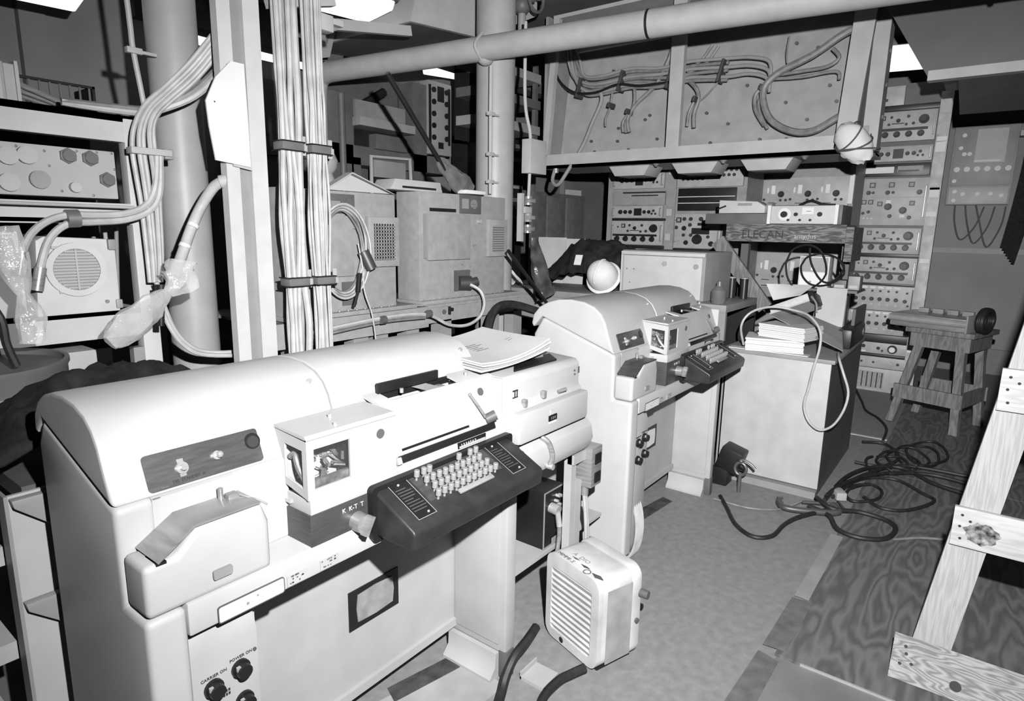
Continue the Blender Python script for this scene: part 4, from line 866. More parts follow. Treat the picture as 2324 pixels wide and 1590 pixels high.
# cables looped over the shelf
def cable(name, label, pts, r, m, cat='cable', group=None, n=8, k=5): return single(name, MB().tube(pts, r, n, k), m, label, cat, group)
ac = thing('shelf_cables', 'group of pale cables arching over the shelf corner down to a plug', 'cables', (1.15, 2.65, 1.3)); o = ac.location
for k in range(5):
    d = .017*(k-2); yy = 2.66-.012*(k % 2)
    pts = [(1.41, 2.51+.012*k, 2.33-d*1.6), (1.33, yy-.04, 2.20-d*1.2), (1.238, yy, 2.097-d), (1.174+d*.6, yy, 2.03-d*.5), (1.142+d, yy, 1.96), (1.135+d*1.2, yy, 1.877), (1.140+d*1.2, yy, 1.78), (1.142+d, yy, 1.663), (1.140+d*.8, yy, 1.474), (1.134+d*.6, yy, 1.369)]
    part('cable', MB().tube([Vector(p)-o for p in pts], .0095, 8, 5), CABLE, ac)
part('clip', MB().box(-.075, .075, -.03, .02, .56, .585, .004), LPAINT, ac); part('clip_stub', MB().box(.05, .085, -.02, .04, .55, .59, .004), MPAINT, ac)
for k in range(2): part('cable', MB().tube([Vector(p)-o for p in ((1.42, 2.54, 2.24-.03*k), (1.339, 2.64, 2.128-.02*k), (1.231, 2.70, 2.058-.012*k), (1.162, 2.70, 2.035-.012*k), (1.0, 2.72, 2.028-.006*k), (.9, 2.73, 2.026))], .014, 8, 5), CABLE if k else CABLED, ac)
for k, pts in enumerate(([(1.178, 1.884), (1.161, 1.749), (1.119, 1.671), (1.037, 1.635), (.932, 1.627), (.862, 1.626), (.793, 1.605), (.737, 1.559), (.706, 1.499)], [(1.188, 1.868), (1.172, 1.715), (1.124, 1.646), (1.035, 1.612), (.93, 1.602), (.846, 1.592), (.787, 1.538), (.751, 1.442)])):
    part('cable', MB().tube([Vector((x, 2.645, z))-o for x, z in pts], .013, 8, 5), CABLE, ac)
    e = pts[-1]; part('connector', MB().cyl(Vector((e[0], 2.645, e[1]))-o, Vector((e[0]-.02, 2.64, e[1]-.08))-o, .019, 12), STEEL, ac)
part('clamp', MB().cyl(Vector((.845, 2.645, 1.612))-o, Vector((.885, 2.645, 1.614))-o, .032, 14), mat('clamp_metal', .3, .4, .5), ac)
for k, pts in enumerate(([(1.112, 2.6, 1.374), (1.136, 2.6, 1.267), (1.171, 2.6, 1.164), (1.236, 2.6, 1.091), (1.328, 2.6, 1.059), (1.50, 2.6, 1.043)], [(1.112, 2.58, 1.288), (1.138, 2.58, 1.197), (1.192, 2.58, 1.109), (1.279, 2.58, 1.059), (1.50, 2.58, 1.026)])):
    part('loop', MB().tube([Vector(p)-o for p in pts], .0095, 8, 5), CABLE, ac)
part('plug', MB().cyl(Vector((1.085, 2.50, 1.372))-o, Vector((1.080, 2.50, 1.31))-o, .021, 12, .018).cyl(Vector((1.08, 2.5, 1.32))-o, Vector((1.08, 2.5, 1.312))-o, .025, 14).cyl(Vector((1.08, 2.50, 1.31))-o, Vector((1.072, 2.50, 1.215))-o, .012, 10), BLACK, ac)
hz = thing('bagged_hose', 'pale hose from the channel post ending in a clear plastic bag', 'hose', (1.17, 2.55, 1.42)); o = hz.location
part('hose', MB().tube([Vector(p)-o for p in ((1.352, 2.49, 1.772), (1.33, 2.53, 1.745), (1.30, 2.58, 1.669), (1.248, 2.57, 1.58), (1.197, 2.55, 1.484), (1.150, 2.53, 1.40))], .021, 12, 5), CABLE, hz)
part('end_fitting', MB().cyl(Vector((1.37, 2.475, 1.778))-o, Vector((1.345, 2.495, 1.768))-o, .027, 12), LPAINT, hz)
for t in (1.60, 1.52): part('band', MB().cyl(Vector((1.197+(t-1.484)*.53, 2.556+(t-1.5)*.1, t))-o, Vector((1.190+(t-1.484)*.53, 2.555+(t-1.5)*.1, t-.012))-o, .0225, 12), PAPER, hz)
bag('plastic_bag', 'clear plastic bag tied over the hose end beside the fan unit', [(1.155, 2.47, 1.46), (1.135, 2.46, 1.39), (1.085, 2.45, 1.345), (1.02, 2.44, 1.30), (.93, 2.43, 1.235), (.86, 2.42, 1.185)], [.055, .06, .022, .05, .055, .03], PLASTIC, seed=1)
bag('plastic_bag', 'crumpled clear plastic bag hanging in front of the pale equipment case', [(.600, 2.42, 1.58), (.612, 2.40, 1.47), (.625, 2.39, 1.375), (.635, 2.385, 1.30), (.628, 2.38, 1.22)], [.045, .05, .018, .04, .035], PLASTIC, seed=3)
cable('dangling_cable', 'dark taped cable end dangling in front of the equipment shelf', [(.50, 2.32, 1.40), (.538, 2.3, 1.321), (.545, 2.3, 1.241), (.562, 2.3, 1.17)], .012, RUBBER)
# things on top of the shelf
tb = thing('rack_box', 'pale ribbed box on top of the equipment shelf', 'box', (.45, 2.82, 2.012))
part('body', MB().box(-.3, .36, 0, .3, 0, .13, .004).box(.345, .355, -.01, .3, 0, .14), LPAINT, tb); part('rib', MB().cyl((.30, -.005, 0), (.30, -.005, .13), .014, 8), LPAINT, tb)
for k in range(3): cable('steel_rod', ('bright rod lying aslant on the shelf top next to the ribbed box', 'middle rod of three lying aslant on the equipment shelf', 'rod lying aslant on the shelf top nearest the wire basket')[k], [(.80, 2.90+.03*k, 2.10-.015*k), (1.08, 2.95+.03*k, 2.02+.002*k)], .010, STEEL, 'rod', 'rods on the equipment shelf', k=1)
bs = thing('mesh_basket', 'dark wire basket on top of the equipment shelf', 'basket', (.93, 3.1, 2.012))
part('rim', MB().box(-.05, .22, 0, .015, .14, .15).box(.21, .22, 0, .2, 0, .15).box(-.05, .22, 0, .2, 0, .006), BLACK, bs)
for k in range(8): part('wire', MB().box(-.05+.035*k, -.043+.035*k, 0, .006, 0, .14), DPAINT, bs)
# drum, tarpaulin and low shelving behind the near console
dm = thing('steel_drum', 'grey steel drum standing below the equipment shelf', 'drum', (.47, 2.42, 0))
part('shell', MB().lathe([(0, 0), (.25, 0), (.25, 1.15), (.256, 1.16), (.256, 1.175), (.243, 1.175), (.243, 1.155), (0, 1.155)], 40), mat('drum_paint', .15, .5), dm)
part('rib', MB().lathe([(.25, 1.09), (.255, 1.095), (.25, 1.10)], 40), MPAINT, dm)
TP = [(.22, 1.02), (.40, 1.07), (.466, 1.121), (.527, 1.156), (.632, 1.179), (.71, 1.187), (.781, 1.179), (.868, 1.158), (.92, 1.134), (1.05, 1.06), (1.2, .99)]
def tarp(u, v):
    x = .22+.98*u; i = max(k for k in range(len(TP)-1) if TP[k][0] <= x+1e-6); (xa, za), (xb, zb) = TP[i], TP[i+1]
    zt = za+(zb-za)*(x-xa)/(xb-xa); y = 1.84+.30*v; h = math.sin(PI*min(1, .10+.8*v))**.55
    return (x, y+.012*noise.noise(Vector((x*9, v*3, 5))), .955+(zt-.955)*h+(.03*noise.noise(Vector((x*8, v*5, 0)))+.028*noise.noise(Vector((x*21, v*9, 3))))*min(1, 4*v))
single('tarpaulin', MB().grid(tarp, 60, 22, .008), CLOTH, 'crumpled black tarpaulin heaped behind the near teleprinter', 'tarpaulin', ang=70)
tbk = thing('trestle', 'low steel trestle under the black tarpaulin', 'trestle', (.55, 2.0, 0))
part('top', MB().box(-.12, .65, -.14, .12, .90, .945), DPAINT, tbk)
for x in (.02, .58): part('leg', MB().box(x, x+.04, -.04, .0, 0, .90), DPAINT, tbk)
ls = thing('low_shelving', 'low steel shelving with gusseted posts left of the near teleprinter', 'shelf', (.385, 1.79, 0))
part('post_front', MB().box(0, .12, 0, .01, 0, .955), LPAINT, ls); part('shaded_post_side', MB().box(-.008, 0, 0, .055, 0, .955), MPAINT, ls)  # mid grey side paint carries the grazing shade of the pale post
for z in (.89, .62): part('gusset', MB().prism([(0, z+.06), (.12, z+.06), (.12, z-.06), (.09, z-.04), (.004, z+.04)], -.028, -.002, 'y', bev=.003), MPAINT, ls)
for z in (.20, .50, .76): part('shelf_board', MB().box(-.9, -.01, .06, .34, z, z+.05), LPAINT, ls)
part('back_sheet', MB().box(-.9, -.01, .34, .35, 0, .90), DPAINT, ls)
for k in range(6): single('manual', MB().box(-.10, .33, 1.88, 2.12, .811+.022*k, .831+.022*k, .003), PAPER if k % 2 else PAPERG, ('%s manual %s on the low shelving' % (('grey', 'white')[k % 2], ('at the bottom of the stack', 'second from the bottom of the stack', 'third from the bottom of the stack', 'third from the top of the stack', 'second from the top of the stack', 'at the top of the stack')[k])), 'manual', 'manuals on the low shelving')
# items behind the channel post: grey door with latches
dpn = thing('grey_locker', 'dark grey locker with latches between the near column and the post', 'locker', (1.62, 3.31, 0))
part('body', MB().box(0, .55, 0, .4, 0, 1.75), DPAINT, dpn)
for z in (1.62, 1.42): part('latch', MB().box(.0, .05, -.02, 0, z, z+.06, .006).box(.01, .025, -.02, 0, z-.12, z), STEEL, dpn)
lf = thing('pale_frame', 'low pale frame standing behind the channel post', 'frame', (1.50, 2.62, 0))
part('frame', MB().box(0, .05, 0, .05, 0, 1.28).box(0, .11, 0, .05, 1.24, 1.28).box(.09, .12, 0, .05, 0, 1.28), EP, lf)

# ================================================================== paper stack on the near console
pk = thing('paper_stack', 'curling stack of printed papers on the punch housing of the near teleprinter', 'papers', (1.78, 1.42, 1.135))
def pz(u, v, g): return .012+.010*g*math.sin(PI*u)*(-.6)+g*(.040*u*u*(1-.5*v)+.018*v*v+.014*(1-u)**2)
for k in range(5):
    def f(u, v, k=k):
        return (-.28+.42*u+.05*v+.004*math.sin(k*3), -.17+.37*v+.02*u+.004*math.cos(k*5), pz(u, v, .55+.45*k/4)+.0065*k-.008)
    part('sheet', MB().grid(f, 14, 10, .0055), (PAPERG if k == 2 else PAPER), pk)
ln = MB(); rr = random.Random(9)
for k in range(5):
    v0 = .42+.05*k
    for (ua, ub) in ((.34, .34+rr.uniform(.12, .22)), (.80, .80+rr.uniform(.05, .10))):
        if k > 1 and ua > .5: continue
        pts = [Vector((-.28+.42*u+.05*v0, -.17+.37*v0+.02*u, pz(u, v0, 1)+.0185)) for u in (ua, (ua+ub)/2, ub)]
        for a, b in zip(pts, pts[1:]): ln.cyl(a, b, .0009, 5)
part('printed_lines', ln, INK, pk)

# ================================================================== workbench with jacket, hard hat and case
BZ = 1.13
wbh = thing('workbench', 'long grey workbench behind the far teleprinter', 'workbench', (4.15, 1.35, 0))
part('top', MB().box(0, .70, 0, 2.25, BZ-.05, BZ, .004), MPAINT, wbh)
part('front_apron', MB().box(.0, .03, 0, 2.25, BZ-.24, BZ-.05), MPAINT, wbh)
for y in (.05, .75, 1.45, 2.12): part('leg', MB().box(.03, .10, y, y+.08, 0, BZ-.05), DPAINT, wbh)
part('back_panel', MB().box(.66, .70, 0, 2.25, 0, BZ-.05), BLACK, wbh)
JP = [(3.20, .05), (3.06, .09), (2.905, .24), (2.82, .35), (2.70, .39), (2.58, .40), (2.46, .38), (2.34, .36), (2.24, .30)]
def jk(u, v):
    y = 3.20-.96*u; i = max(k for k in range(len(JP)-1) if JP[k][0] >= y-1e-6); (ya, za), (yb, zb) = JP[i], JP[i+1]
    zt = za+(zb-za)*(y-ya)/(yb-ya); h = math.sin(PI*(.06+.86*v))**.7
    return (4.38+.42*v, y, max(BZ+.012, BZ+.012+zt*h+.05*noise.noise(Vector((u*7, v*5, 1)))+.03*noise.noise(Vector((u*17, v*13, 4)))))
single('black_jacket', MB().grid(jk, 48, 28, .010), CLOTH, 'crumpled black jacket thrown on the workbench', 'jacket', ang=70)
single('white_card', MB().box(-.03, .03, -.003, .003, 0, .09).xf(Matrix.Translation((4.385, 2.66, BZ+.20)) @ Matrix.Rotation(R(-80), 4, 'Z') @ Matrix.Rotation(R(-30), 4, 'X')), PAPER, 'small white card lying on the black jacket', 'card')
hh = thing('hard_hat', 'white hard hat leaning against the pale metal case', 'hard hat', (4.28, 2.36, BZ+.128), 0, rot=(R(18), R(-58), R(-14)))
part('shell', MB().lathe([(.118, -.02), (.118, .02), (.113, .05), (.10, .09), (.076, .122), (.04, .140), (0, .145)], 28), PAPER, hh)
part('brim', MB().lathe([(.118, -.02), (.138, -.026), (.14, -.018), (.12, -.008)], 28), PAPER, hh); part('ridge', MB().tube([(-.104, 0, .08), (-.072, 0, .128), (0, 0, .148), (.072, 0, .128), (.104, 0, .08)], .008, 8), PAPER, hh)
mc = thing('metal_case', 'pale metal instrument case with screws, behind the far teleprinter', 'case', (4.28, 2.20, BZ+.002), FACEX+R(-4))
part('body', MB().box(0, .66, .0, .45, 0, .338, .006), MPAINT, mc); part('front', MB().box(.02, .64, -.012, 0, .01, .30, .003), EP, mc); part('lip', MB().box(0, .66, -.02, .0, .305, .33, .003), EP, mc); part('edge_strip', MB().box(0, .015, -.018, 0, 0, .304), EP, mc)
for x, z in ((.36, .25), (.60, .24)): part('stud', MB().cyl((x, -.012, z), (x, -.026, z), .018, 12), CHROME, mc)
for x, z in ((.05, .20), (.11, .20), (.08, .10)): part('screw', MB().sphere((x, -.013, z), .005, n=6), DPAINT, mc)
for k, (y, z, a, lab) in enumerate(((3.20, BZ+.002, 6, 'propped printed sheet behind the black jacket'), (3.02, BZ+.002, 4, 'second propped sheet behind the black jacket'))):
    single('propped_paper', MB().box(-.15, .15, -.003, .003, 0, .41-.01*k).xf(Matrix.Translation((4.79+.03*k, y, z)) @ Matrix.Rotation(R(-88+4*k), 4, 'Z') @ Matrix.Rotation(R(-a), 4, 'X')), PAPERG, lab, 'paper', 'sheets on the workbench')
def crum(u, v): return (4.22+.22*v, 3.54-.30*u, BZ+.006+.10*abs(noise.noise(Vector((u*3, v*3, 2))))+.10*math.sin(PI*u)*v)
single('crumpled_paper', MB().grid(crum, 14, 10, .004), PAPER, 'crumpled white papers at the end of the workbench', 'paper')
cable('black_hose', 'thick black hose arching from the stand to the far teleprinter', [(2.84, 2.30, .85), (2.86, 2.34, 1.0), (2.95, 2.36, 1.12), (3.06, 2.34, 1.145), (3.2, 2.28, 1.11), (3.33, 2.18, 1.04), (3.36, 2.10, .9)], .026, RUBBER, 'hose')
np_ = single('wall_notice', MB().box(-.005, .005, -.17, .17, 0, .46).xf(Matrix.Translation((7.9, 4.90, 1.72)) @ Matrix.Rotation(R(80), 4, 'Z')), PAPERG, 'printed notice on the bulkhead left of the racks', 'notice')
wp = thing('locker_door', 'tall grey locker doors on the back bulkhead between the column and racks', 'locker', (6.1, 4.80, 0))
part('body', MB().box(0, 2.0, .02, .11, 0, 2.1), mat('locker_paint', .15, .5, var=.06), wp)
for x in (.04, .52, 1.0, 1.48): part('door', MB().box(x, x+.44, 0, .02, .05, 2.05, .006), mat('locker_door', .17, .5, var=.08), wp)

# ================================================================== tall desk with papers and instruments
dk = thing('tall_desk', 'tall desk cabinet with a pale end panel, papers heaped on top', 'desk', (4.05, .665, 0))
part('end_panel', MB().box(0, .02, 0, .63, .05, .845, .002), mat('desk_end', .50, .5, var=.04), dk)
part('body', MB().box(.02, 1.15, .004, .62, .0, .845), DPAINT, dk); part('plinth', MB().box(-.05, 0, .0, .62, 0, .045), MPAINT, dk); part('top', MB().box(-.01, 1.16, -.02, .65, .845, .87, .003), MPAINT, dk); part('trim', MB().box(0, .015, .62, .64, 0, .85), MPAINT, dk)
sp = thing('shelf_plate', 'dark steel plate standing at the right of the tall desk', 'plate', (4.75, .67, .871)); part('plate', MB().box(0, .45, 0, .02, 0, .24), DPAINT, sp)
def stackp(name, label, x0, x1, y0, y1, z0, z1, rz, m, cat='papers', group='papers on the tall desk', bend=0.0):
    mb = MB(); n = max(2, int((z1-z0)/.012)); w = x1-x0; d = y1-y0; r_ = random.Random(int(x0*1000+y0*77))
    for k in range(n):
        dx, dy = r_.uniform(-.006, .006), r_.uniform(-.006, .006); h = (z1-z0)/n
        mb.box(-w/2+dx, w/2+dx, -d/2+dy, d/2+dy, k*h, (k+.92)*h)
    mb.xf(Matrix.Translation(((x0+x1)/2, (y0+y1)/2, z0)) @ Matrix.Rotation(R(rz), 4, 'Z'))
    return single(name, mb, m, label, cat, group)
stackp('paper_pile', 'lower pile of white forms on the tall desk', 4.06, 4.32, .86, 1.20, .871, .955, 12, PAPER)
stackp('paper_pile', 'upper skewed pile of white forms on the tall desk', 4.09, 4.33, .80, 1.10, .956, 1.04, -14, PAPER)
single('paper_sheet', MB().box(4.05, 4.12, .80, 1.28, .871, .876), PAPER, 'loose white sheet at the edge of the tall desk', 'paper')
def sheet(name, label, a, b, c, d, m, cat='paper', bend=.03, th=.004):
    a, b, c, d = map(Vector, (a, b, c, d))
    def f(u, v):
        p = (a*(1-u)+b*u)*(1-v)+(d*(1-u)+c*u)*v; return p+Vector((0, 0, bend*math.sin(PI*u)*math.sin(PI*v)+bend*.5*(u-.5)*(v-.5)))
    return single(name, MB().grid(f, 10, 8, th), m, label, cat, 'sheets of card on the tall desk')
sheet('card_sheet', 'large folded card standing open at the corner of the tall desk', (4.62, .90, 1.255), (4.62, .715, 1.256), (4.58, .715, 1.005), (4.58, .90, 1.0), PAPERG, 'card', .0)
sheet('card_sheet', 'sloping grey flap of card on the tall desk', (4.575, 1.02, 1.10), (4.575, .715, 1.0), (4.16, .63, .915), (4.20, 1.065, 1.085), CARD, 'card', .012)
sheet('card_sheet', 'pale sheet propped behind the log book on the tall desk', (4.64, 1.24, 1.252), (4.66, .93, 1.262), (4.52, .98, 1.20), (4.56, 1.16, 1.15), PAPER, 'card', .01)
bkm = thing('log_book', 'thick pale log book lying aslant on the card on the tall desk', 'book', (4.40, .97, 1.10), rot=(R(-26), R(16), R(-8)))
part('cover', MB().box(-.13, .10, -.135, .125, 0, .01), PAPERG, bkm); part('pages', MB().box(-.125, .10, -.13, .12, .0105, .055, .003), mat('book_pages', .6, .8, var=.04, scale=30), bkm); part('binding_clip', MB().box(-.14, .02, -.165, -.131, -.01, .062, .008), BLACK, bkm); part('strap', MB().tube([(-.14, -.15, .02), (-.16, -.17, -.04), (-.17, -.16, -.10)], .006, 6), MPAINT, bkm)
cm_ = thing('small_canister', 'small steel canister with a white label on the tall desk', 'canister', (4.24, 1.16, .922), rot=(R(72), 0, R(40)))
part('can', MB().cyl((0, 0, 0), (0, 0, .13), .048, 18), mat('canister_metal', .15, .4, .5), cm_); part('label', MB().cyl((0, 0, .035), (0, 0, .10), .0485, 18), PAPER, cm_)
tp = thing('telephone_box', 'black box behind the card on the tall desk', 'box', (4.62, .70, .871), 0); part('body', MB().box(-.12, .42, -.06, .03, 0, .13, .02), BLACK, tp); part('dial', MB().cyl((.34, -.06, .07), (.34, -.068, .07), .03, 14), DPAINT, tp)
single('looped_cable', MB().tube([(4.06, 1.19, .90), (4.0, 1.197, 1.027), (4.02, 1.15, 1.116), (4.10, 1.047, 1.153), (4.12, .915, 1.14), (4.06, .816, 1.12), (3.99, .738, 1.05), (3.985, .728, .946), (3.98, .75, .809), (3.98, .763, .698), (3.98, .777, .586), (3.98, .743, .495), (3.98, .677, .453), (3.98, .609, .495), (3.98, .562, .599), (3.98, .55, .708), (3.98, .584, .808), (4.03, .625, .885), (4.2, .66, .895)], .0072, 8, 5), CABLE, 'pale grey cable looping down over the end of the tall desk', 'cable')
# wooden stand with writing, plank, instruments on it
ws = thing('wooden_stand', 'rough wooden stand covered in hand lettering, carrying instruments', 'stand', (4.95, 1.82, 0), FACEX)
part('front_board', MB().box(.16, 1.0, 0, .04, 1.545, 1.655), WOODD, ws); part('board', MB().box(-.02, .50, .02, .30, 1.675, 1.755, .003), DPAINT, ws); part('board', MB().box(.16, 1.0, 0, .4, 1.655, 1.675), WOODD, ws); part('side_cheek', MB().box(1.001, 1.05, .004, .4, 1.42, 1.66), WOODD, ws)
for x in (.18, .93): part('leg', MB().box(x, x+.06, .34, .40, 0, 1.655), DPAINT, ws)
text('board_lettering', 'ELECAN', .085, mat('faded_ink', .05, .8), ws, Matrix.Translation((.28, -.001, 1.572)) @ FRONT); text('board_lettering', 'amydus', .05, PAPERG, ws, Matrix.Translation((.66, -.002, 1.575)) @ FRONT)
part('plank', MB().box(-.055, .055, -.02, .02, -.32, .32, .003, M=Matrix.Translation((.32, -.05, 1.30)) @ Matrix.Rotation(R(-39), 4, 'Y')), WOODM, ws)
im = thing('test_meter', 'bench test meter with a round dial and needle gauge on the wooden stand', 'instrument', (4.93, 1.35, 1.676), FACEX+R(-2))
part('case', MB().box(0, .50, .0, .30, .0, .135, .004), DPAINT, im); part('face', MB().box(0.01, .48, -.012, 0, .004, .13, .002), EP, im)
for x in (.0, .455): part('handle_bar', MB().box(x, x+.025, -.03, 0, .0, .135, .004), PAPER, im)
part('dial', MB().cyl((.12, -.012, .07), (.12, -.016, .07), .045, 20), PAPER, im); part('knob', MB().cyl((.12, -.016, .07), (.12, -.04, .07), .022, 14), BLACK, im); part('gauge', MB().box(.24, .32, -.018, -.012, .07, .118), PAPER, im); part('gauge_needle', MB().box(.27, .30, -.020, -.018, .09, .093), INK, im)
for x, z, r in ((.20, .07, .013), (.36, .07, .016), (.15, .03, .008), (.23, .03, .008), (.30, .03, .008)): part('knob', MB().cyl((x, -.012, z), (x, -.03, z), r, 12), BLACK, im)
part('strap', MB().tube([(.20, .05, .135), (.28, .03, .165), (.36, .04, .14), (.44, .05, .135)], .010, 8), BLACK, im)
lb = thing('long_meter', 'long pale portable meter lying on the wooden stand', 'instrument', (4.98, 1.74, 1.757), FACEX+R(-6)); part('body', MB().prism([(0, 0), (.0, .10), (.30, .085), (.36, .05), (.36, 0)], 0, .12, 'y', bev=.004), EP, lb); part('label', MB().box(.15, .26, -.003, .001, .055, .075), MPAINT, lb); part('pointer', MB().cyl((-.01, -.01, .03), (.06, -.012, .055), .006, 8), BLACK, lb); part('end_cap', MB().cyl((.36, .06, .04), (.40, .06, .04), .04, 14), MPAINT, lb)
# meter box with coiled black leads
mb_ = thing('meter_box', 'white meter box wound with black leads on the tall desk', 'instrument', (4.67, 1.04, 1.245), FACEX)
part('case', MB().box(0, .19, 0, .14, 0, .215, .005), EP, mb_); part('face', MB().box(.01, .18, -.006, 0, .11, .205), MPAINT, mb_); part('face_plate', MB().box(.01, .18, -.008, 0, .01, .105), PAPER, mb_); part('knob', MB().cyl((.09, -.006, .13), (.09, -.018, .13), .012, 10), PAPER, mb_); part('knob', MB().cyl((.08, -.008, .04), (.08, -.018, .04), .009, 10), STEEL, mb_)
lead = [(-.07+.0, .20), (-.04, .26), (.05, .29), (.14, .24), (.18, .1), (.10, .0), (.0, -.01), (-.06, .06), (-.08, .15)]
part('lead', MB().tube([(x, -.03, z) for x, z in lead], .007, 6, 4, True), BLACK, mb_); part('lead', MB().tube([(x*1.0+.10, -.035+.05*(x > .1), z*.7+.03) for x, z in lead], .007, 6, 4, True), BLACK, mb_); part('lead', MB().tube([(.06, -.02, .27), (.08, -.03, .17), (.15, -.03, .06), (.22, -.02, .05), (.28, .0, .14), (.24, .02, .20)], .007, 6, 4), BLACK, mb_)
for (y, w_, h_, m_, lab) in ((.82, .08, .06, DPAINT, 'small dark parts bin touching the meter box'), (.73, .07, .09, MPAINT, 'grey parts bin at the end of the desk riser')):
    pbk = thing('parts_bin', lab, 'bin', (4.70, y, 1.245), FACEX, 'parts bins on the desk riser'); part('bin', MB().box(0, w_, -.01, .12, 0, h_, .003), m_, pbk); part('label', MB().box(.01, w_-.01, -.0125, -.0095, .01, .03), PAPERG, pbk)
dsh = thing('desk_riser', 'low shelf riser on the tall desk under the meter box', 'shelf', (4.63, .66, .871)); part('board', MB().box(0, .30, 0, .50, .355, .372), DPAINT, dsh)
for y in (.10, .45): part('support', MB().box(.30, .36, y, y+.03, 0, .355), DPAINT, dsh)
jar = thing('bottle', 'dark glass bottle standing behind the far teleprinter', 'bottle', (4.22, 1.43, BZ+.002)); part('glass', MB().lathe([(0, 0), (.045, 0), (.05, .02), (.05, .09), (.02, .12), (.018, .15), (0, .15)]), mat('dull_glass', .16, .2), jar)
for k, lab in enumerate(('dark steel tube standing nearest the metal case, under the slanting plank', 'dark steel tube standing next to the first, farther from the metal case')):
    cyb = thing('steel_tube', lab, 'tube', (4.70, 1.50-.09*k, BZ+.002), 0, 'dark tubes on the workbench')
    part('tube', MB().cyl((0, 0, 0), (0, 0, .15), .028, 14), mat('dark_steel_tube', .06, .3, .6), cyb); part('rim', MB().cyl((0, 0, .145), (0, 0, .155), .030, 14), MPAINT, cyb)

# ================================================================== far bulkhead: switch panel and cable bundle
ep = thing('electrical_panel', 'wall electrical panel with rows of pale buttons above the stool', 'panel', (RX1-.13, .50, 1.98), FACEX)
part('box', MB().box(0, .60, 0, .10, 0, .88, .006), MPAINT, ep); part('door', MB().box(.02, .58, -.015, 0, .22, .86, .004), MPAINT, ep); part('door', MB().box(.02, .58, -.015, 0, .01, .20, .004), LPAINT, ep); part('legend', MB().box(.22, .50, -.022, -.015, .47, .84), LPAINT, ep)
BT = mesh_of(MB().cyl((0, 0, 0), (0, -.02, 0), .03, 14), 'button', PAPER)
for k in range(6): sub('button', BT, ep, (.07+.095*k, -.015, .40), (1, 1, 1))
for x, z in ((.10, .78), (.08, .64), (.12, .57), (.17, .57), (.06, .27), (.08, .15), (.08, .05), (.16, .12), (.30, .12), (.42, .12), (.52, .10)): sub('button', BT, ep, (x, -.015, z), (.75, 1, .75))
part('slot', MB().box(.22, .46, -.024, -.015, .48, .50), PAPER, ep)
for k in range(3): part('cable', MB().tube([(.10+.10*k, .05, 0), (.12+.12*k, .03, -.2), (.2+.13*k, .02, -.4-.04*k), (.32+.12*k, .03, -.25), (.38+.1*k, .05, -.02)], .010, 6), DPAINT, ep)
vb = thing('black_cable_bundle', 'bundle of black cables hanging at the right of the switch panel', 'cables', (9.05, -.12, 1.4), FACEX)
for k in range(7): part('cable', MB().tube([(.02*k+.02*math.sin(k), -.02*(k % 3), 1.75), (.06+.015*k, -.03*(k % 2), 1.2), (.03+.025*k, -.02*(k % 3), .6), (-.02+.02*k, -.03*(k % 2), .1-.03*k)], .018, 6, 5), RUBBER, vb)
part('tie', MB().box(-.02, .22, -.09, .05, 1.30, 1.36, .01).box(.02, .10, -.10, -.08, 1.36, 1.5), PAPERG, vb)
single('cable_hood', MB().box(8.95, 9.28, -.42, .03, 3.16, 3.24, .006), LPAINT, 'pale bracket shelf over the black cable bundle', 'bracket')

# ================================================================== fan heater
HT = thing('fan_heater', 'dented white fan heater with slatted front standing on the deck', 'heater', (1.898, 1.235, .0), R(-108))
HW = mat('chipped_white_enamel', .60, .45, var=.09, scale=7); CHIP = mat('bare_chip', .10, .6)
part('shell', MB().prism(bevrect(0, .30, 0.012, .372, .045, 5), .012, .165, 'y', bev=.012), HW, HT)
part('front_frame', frame_prism(MB(), bevrect(0, .30, .012, .372, .045, 5), bevrect(.03, .262, .05, .318, .015, 5), -.004, .02), HW, HT)
part('grille_back', MB().box(.028, .265, .012, .018, .045, .325), MPAINT, HT)
for k in range(11): part('slat', MB().prism([(.004, 0), (-.004, .018), (.010, .022), (.014, .004)], .03, .262, 'x', M=Matrix.Translation((0, 0, .052+.0242*k))), HW, HT)
part('back_rim', MB().prism(bevrect(-.004, .304, .008, .378, .048, 5), .165, .212, 'y', bev=.008), HW, HT)
part('side_sheet', MB().box(.299, .302, .04, .165, .03, .325), mat('heater_side', .34, .5, var=.1, scale=12), HT)
part('foot_hole', MB().cyl((.10, -.0045, .03), (.10, .0, .03), .012, 14), BLACK, HT)
for x, y, w_, d_ in ((.16, .03, .05, .012), (.23, .022, .06, .022), (.10, .04, .04, .008)): part('paint_chip', MB().prism([(x, y), (x+w_*.5, y-d_*.6), (x+w_, y+.002), (x+w_*.6, y+d_*.5)], .3722, .3735, 'z'), CHIP, HT)
text('hand_lettering', 'MIMMI .S', .024, DPAINT, HT, Matrix.Translation((.045, .008, .3725))); text('hand_lettering', 'A  DIO', .030, MPAINT, HT, Matrix.Translation((.085, .05, .3725)))
part('scrawl_ring', MB().tube([(.215+.014*math.cos(a), .012+.014*math.sin(a), .3725) for a in [2*PI*i/10 for i in range(10)]], .002, 6, 2, True), DPAINT, HT)
part('side_screw', MB().cyl((.304, .19, .16), (.312, .19, .16), .010, 10), DPAINT, HT); part('side_knob', MB().cyl((.304, .205, .27), (.335, .215, .27), .016, 12), DPAINT, HT)
part('foot', MB().box(.02, .07, .02, .19, 0, .014), BLACK, HT); part('foot', MB().box(.23, .28, .02, .19, 0, .014), BLACK, HT)
def cable_(name, label, pts, r, m, cat='cable', group=None, k=5): return single(name, MB().tube(pts, r, 8, k), m, label, cat, group)
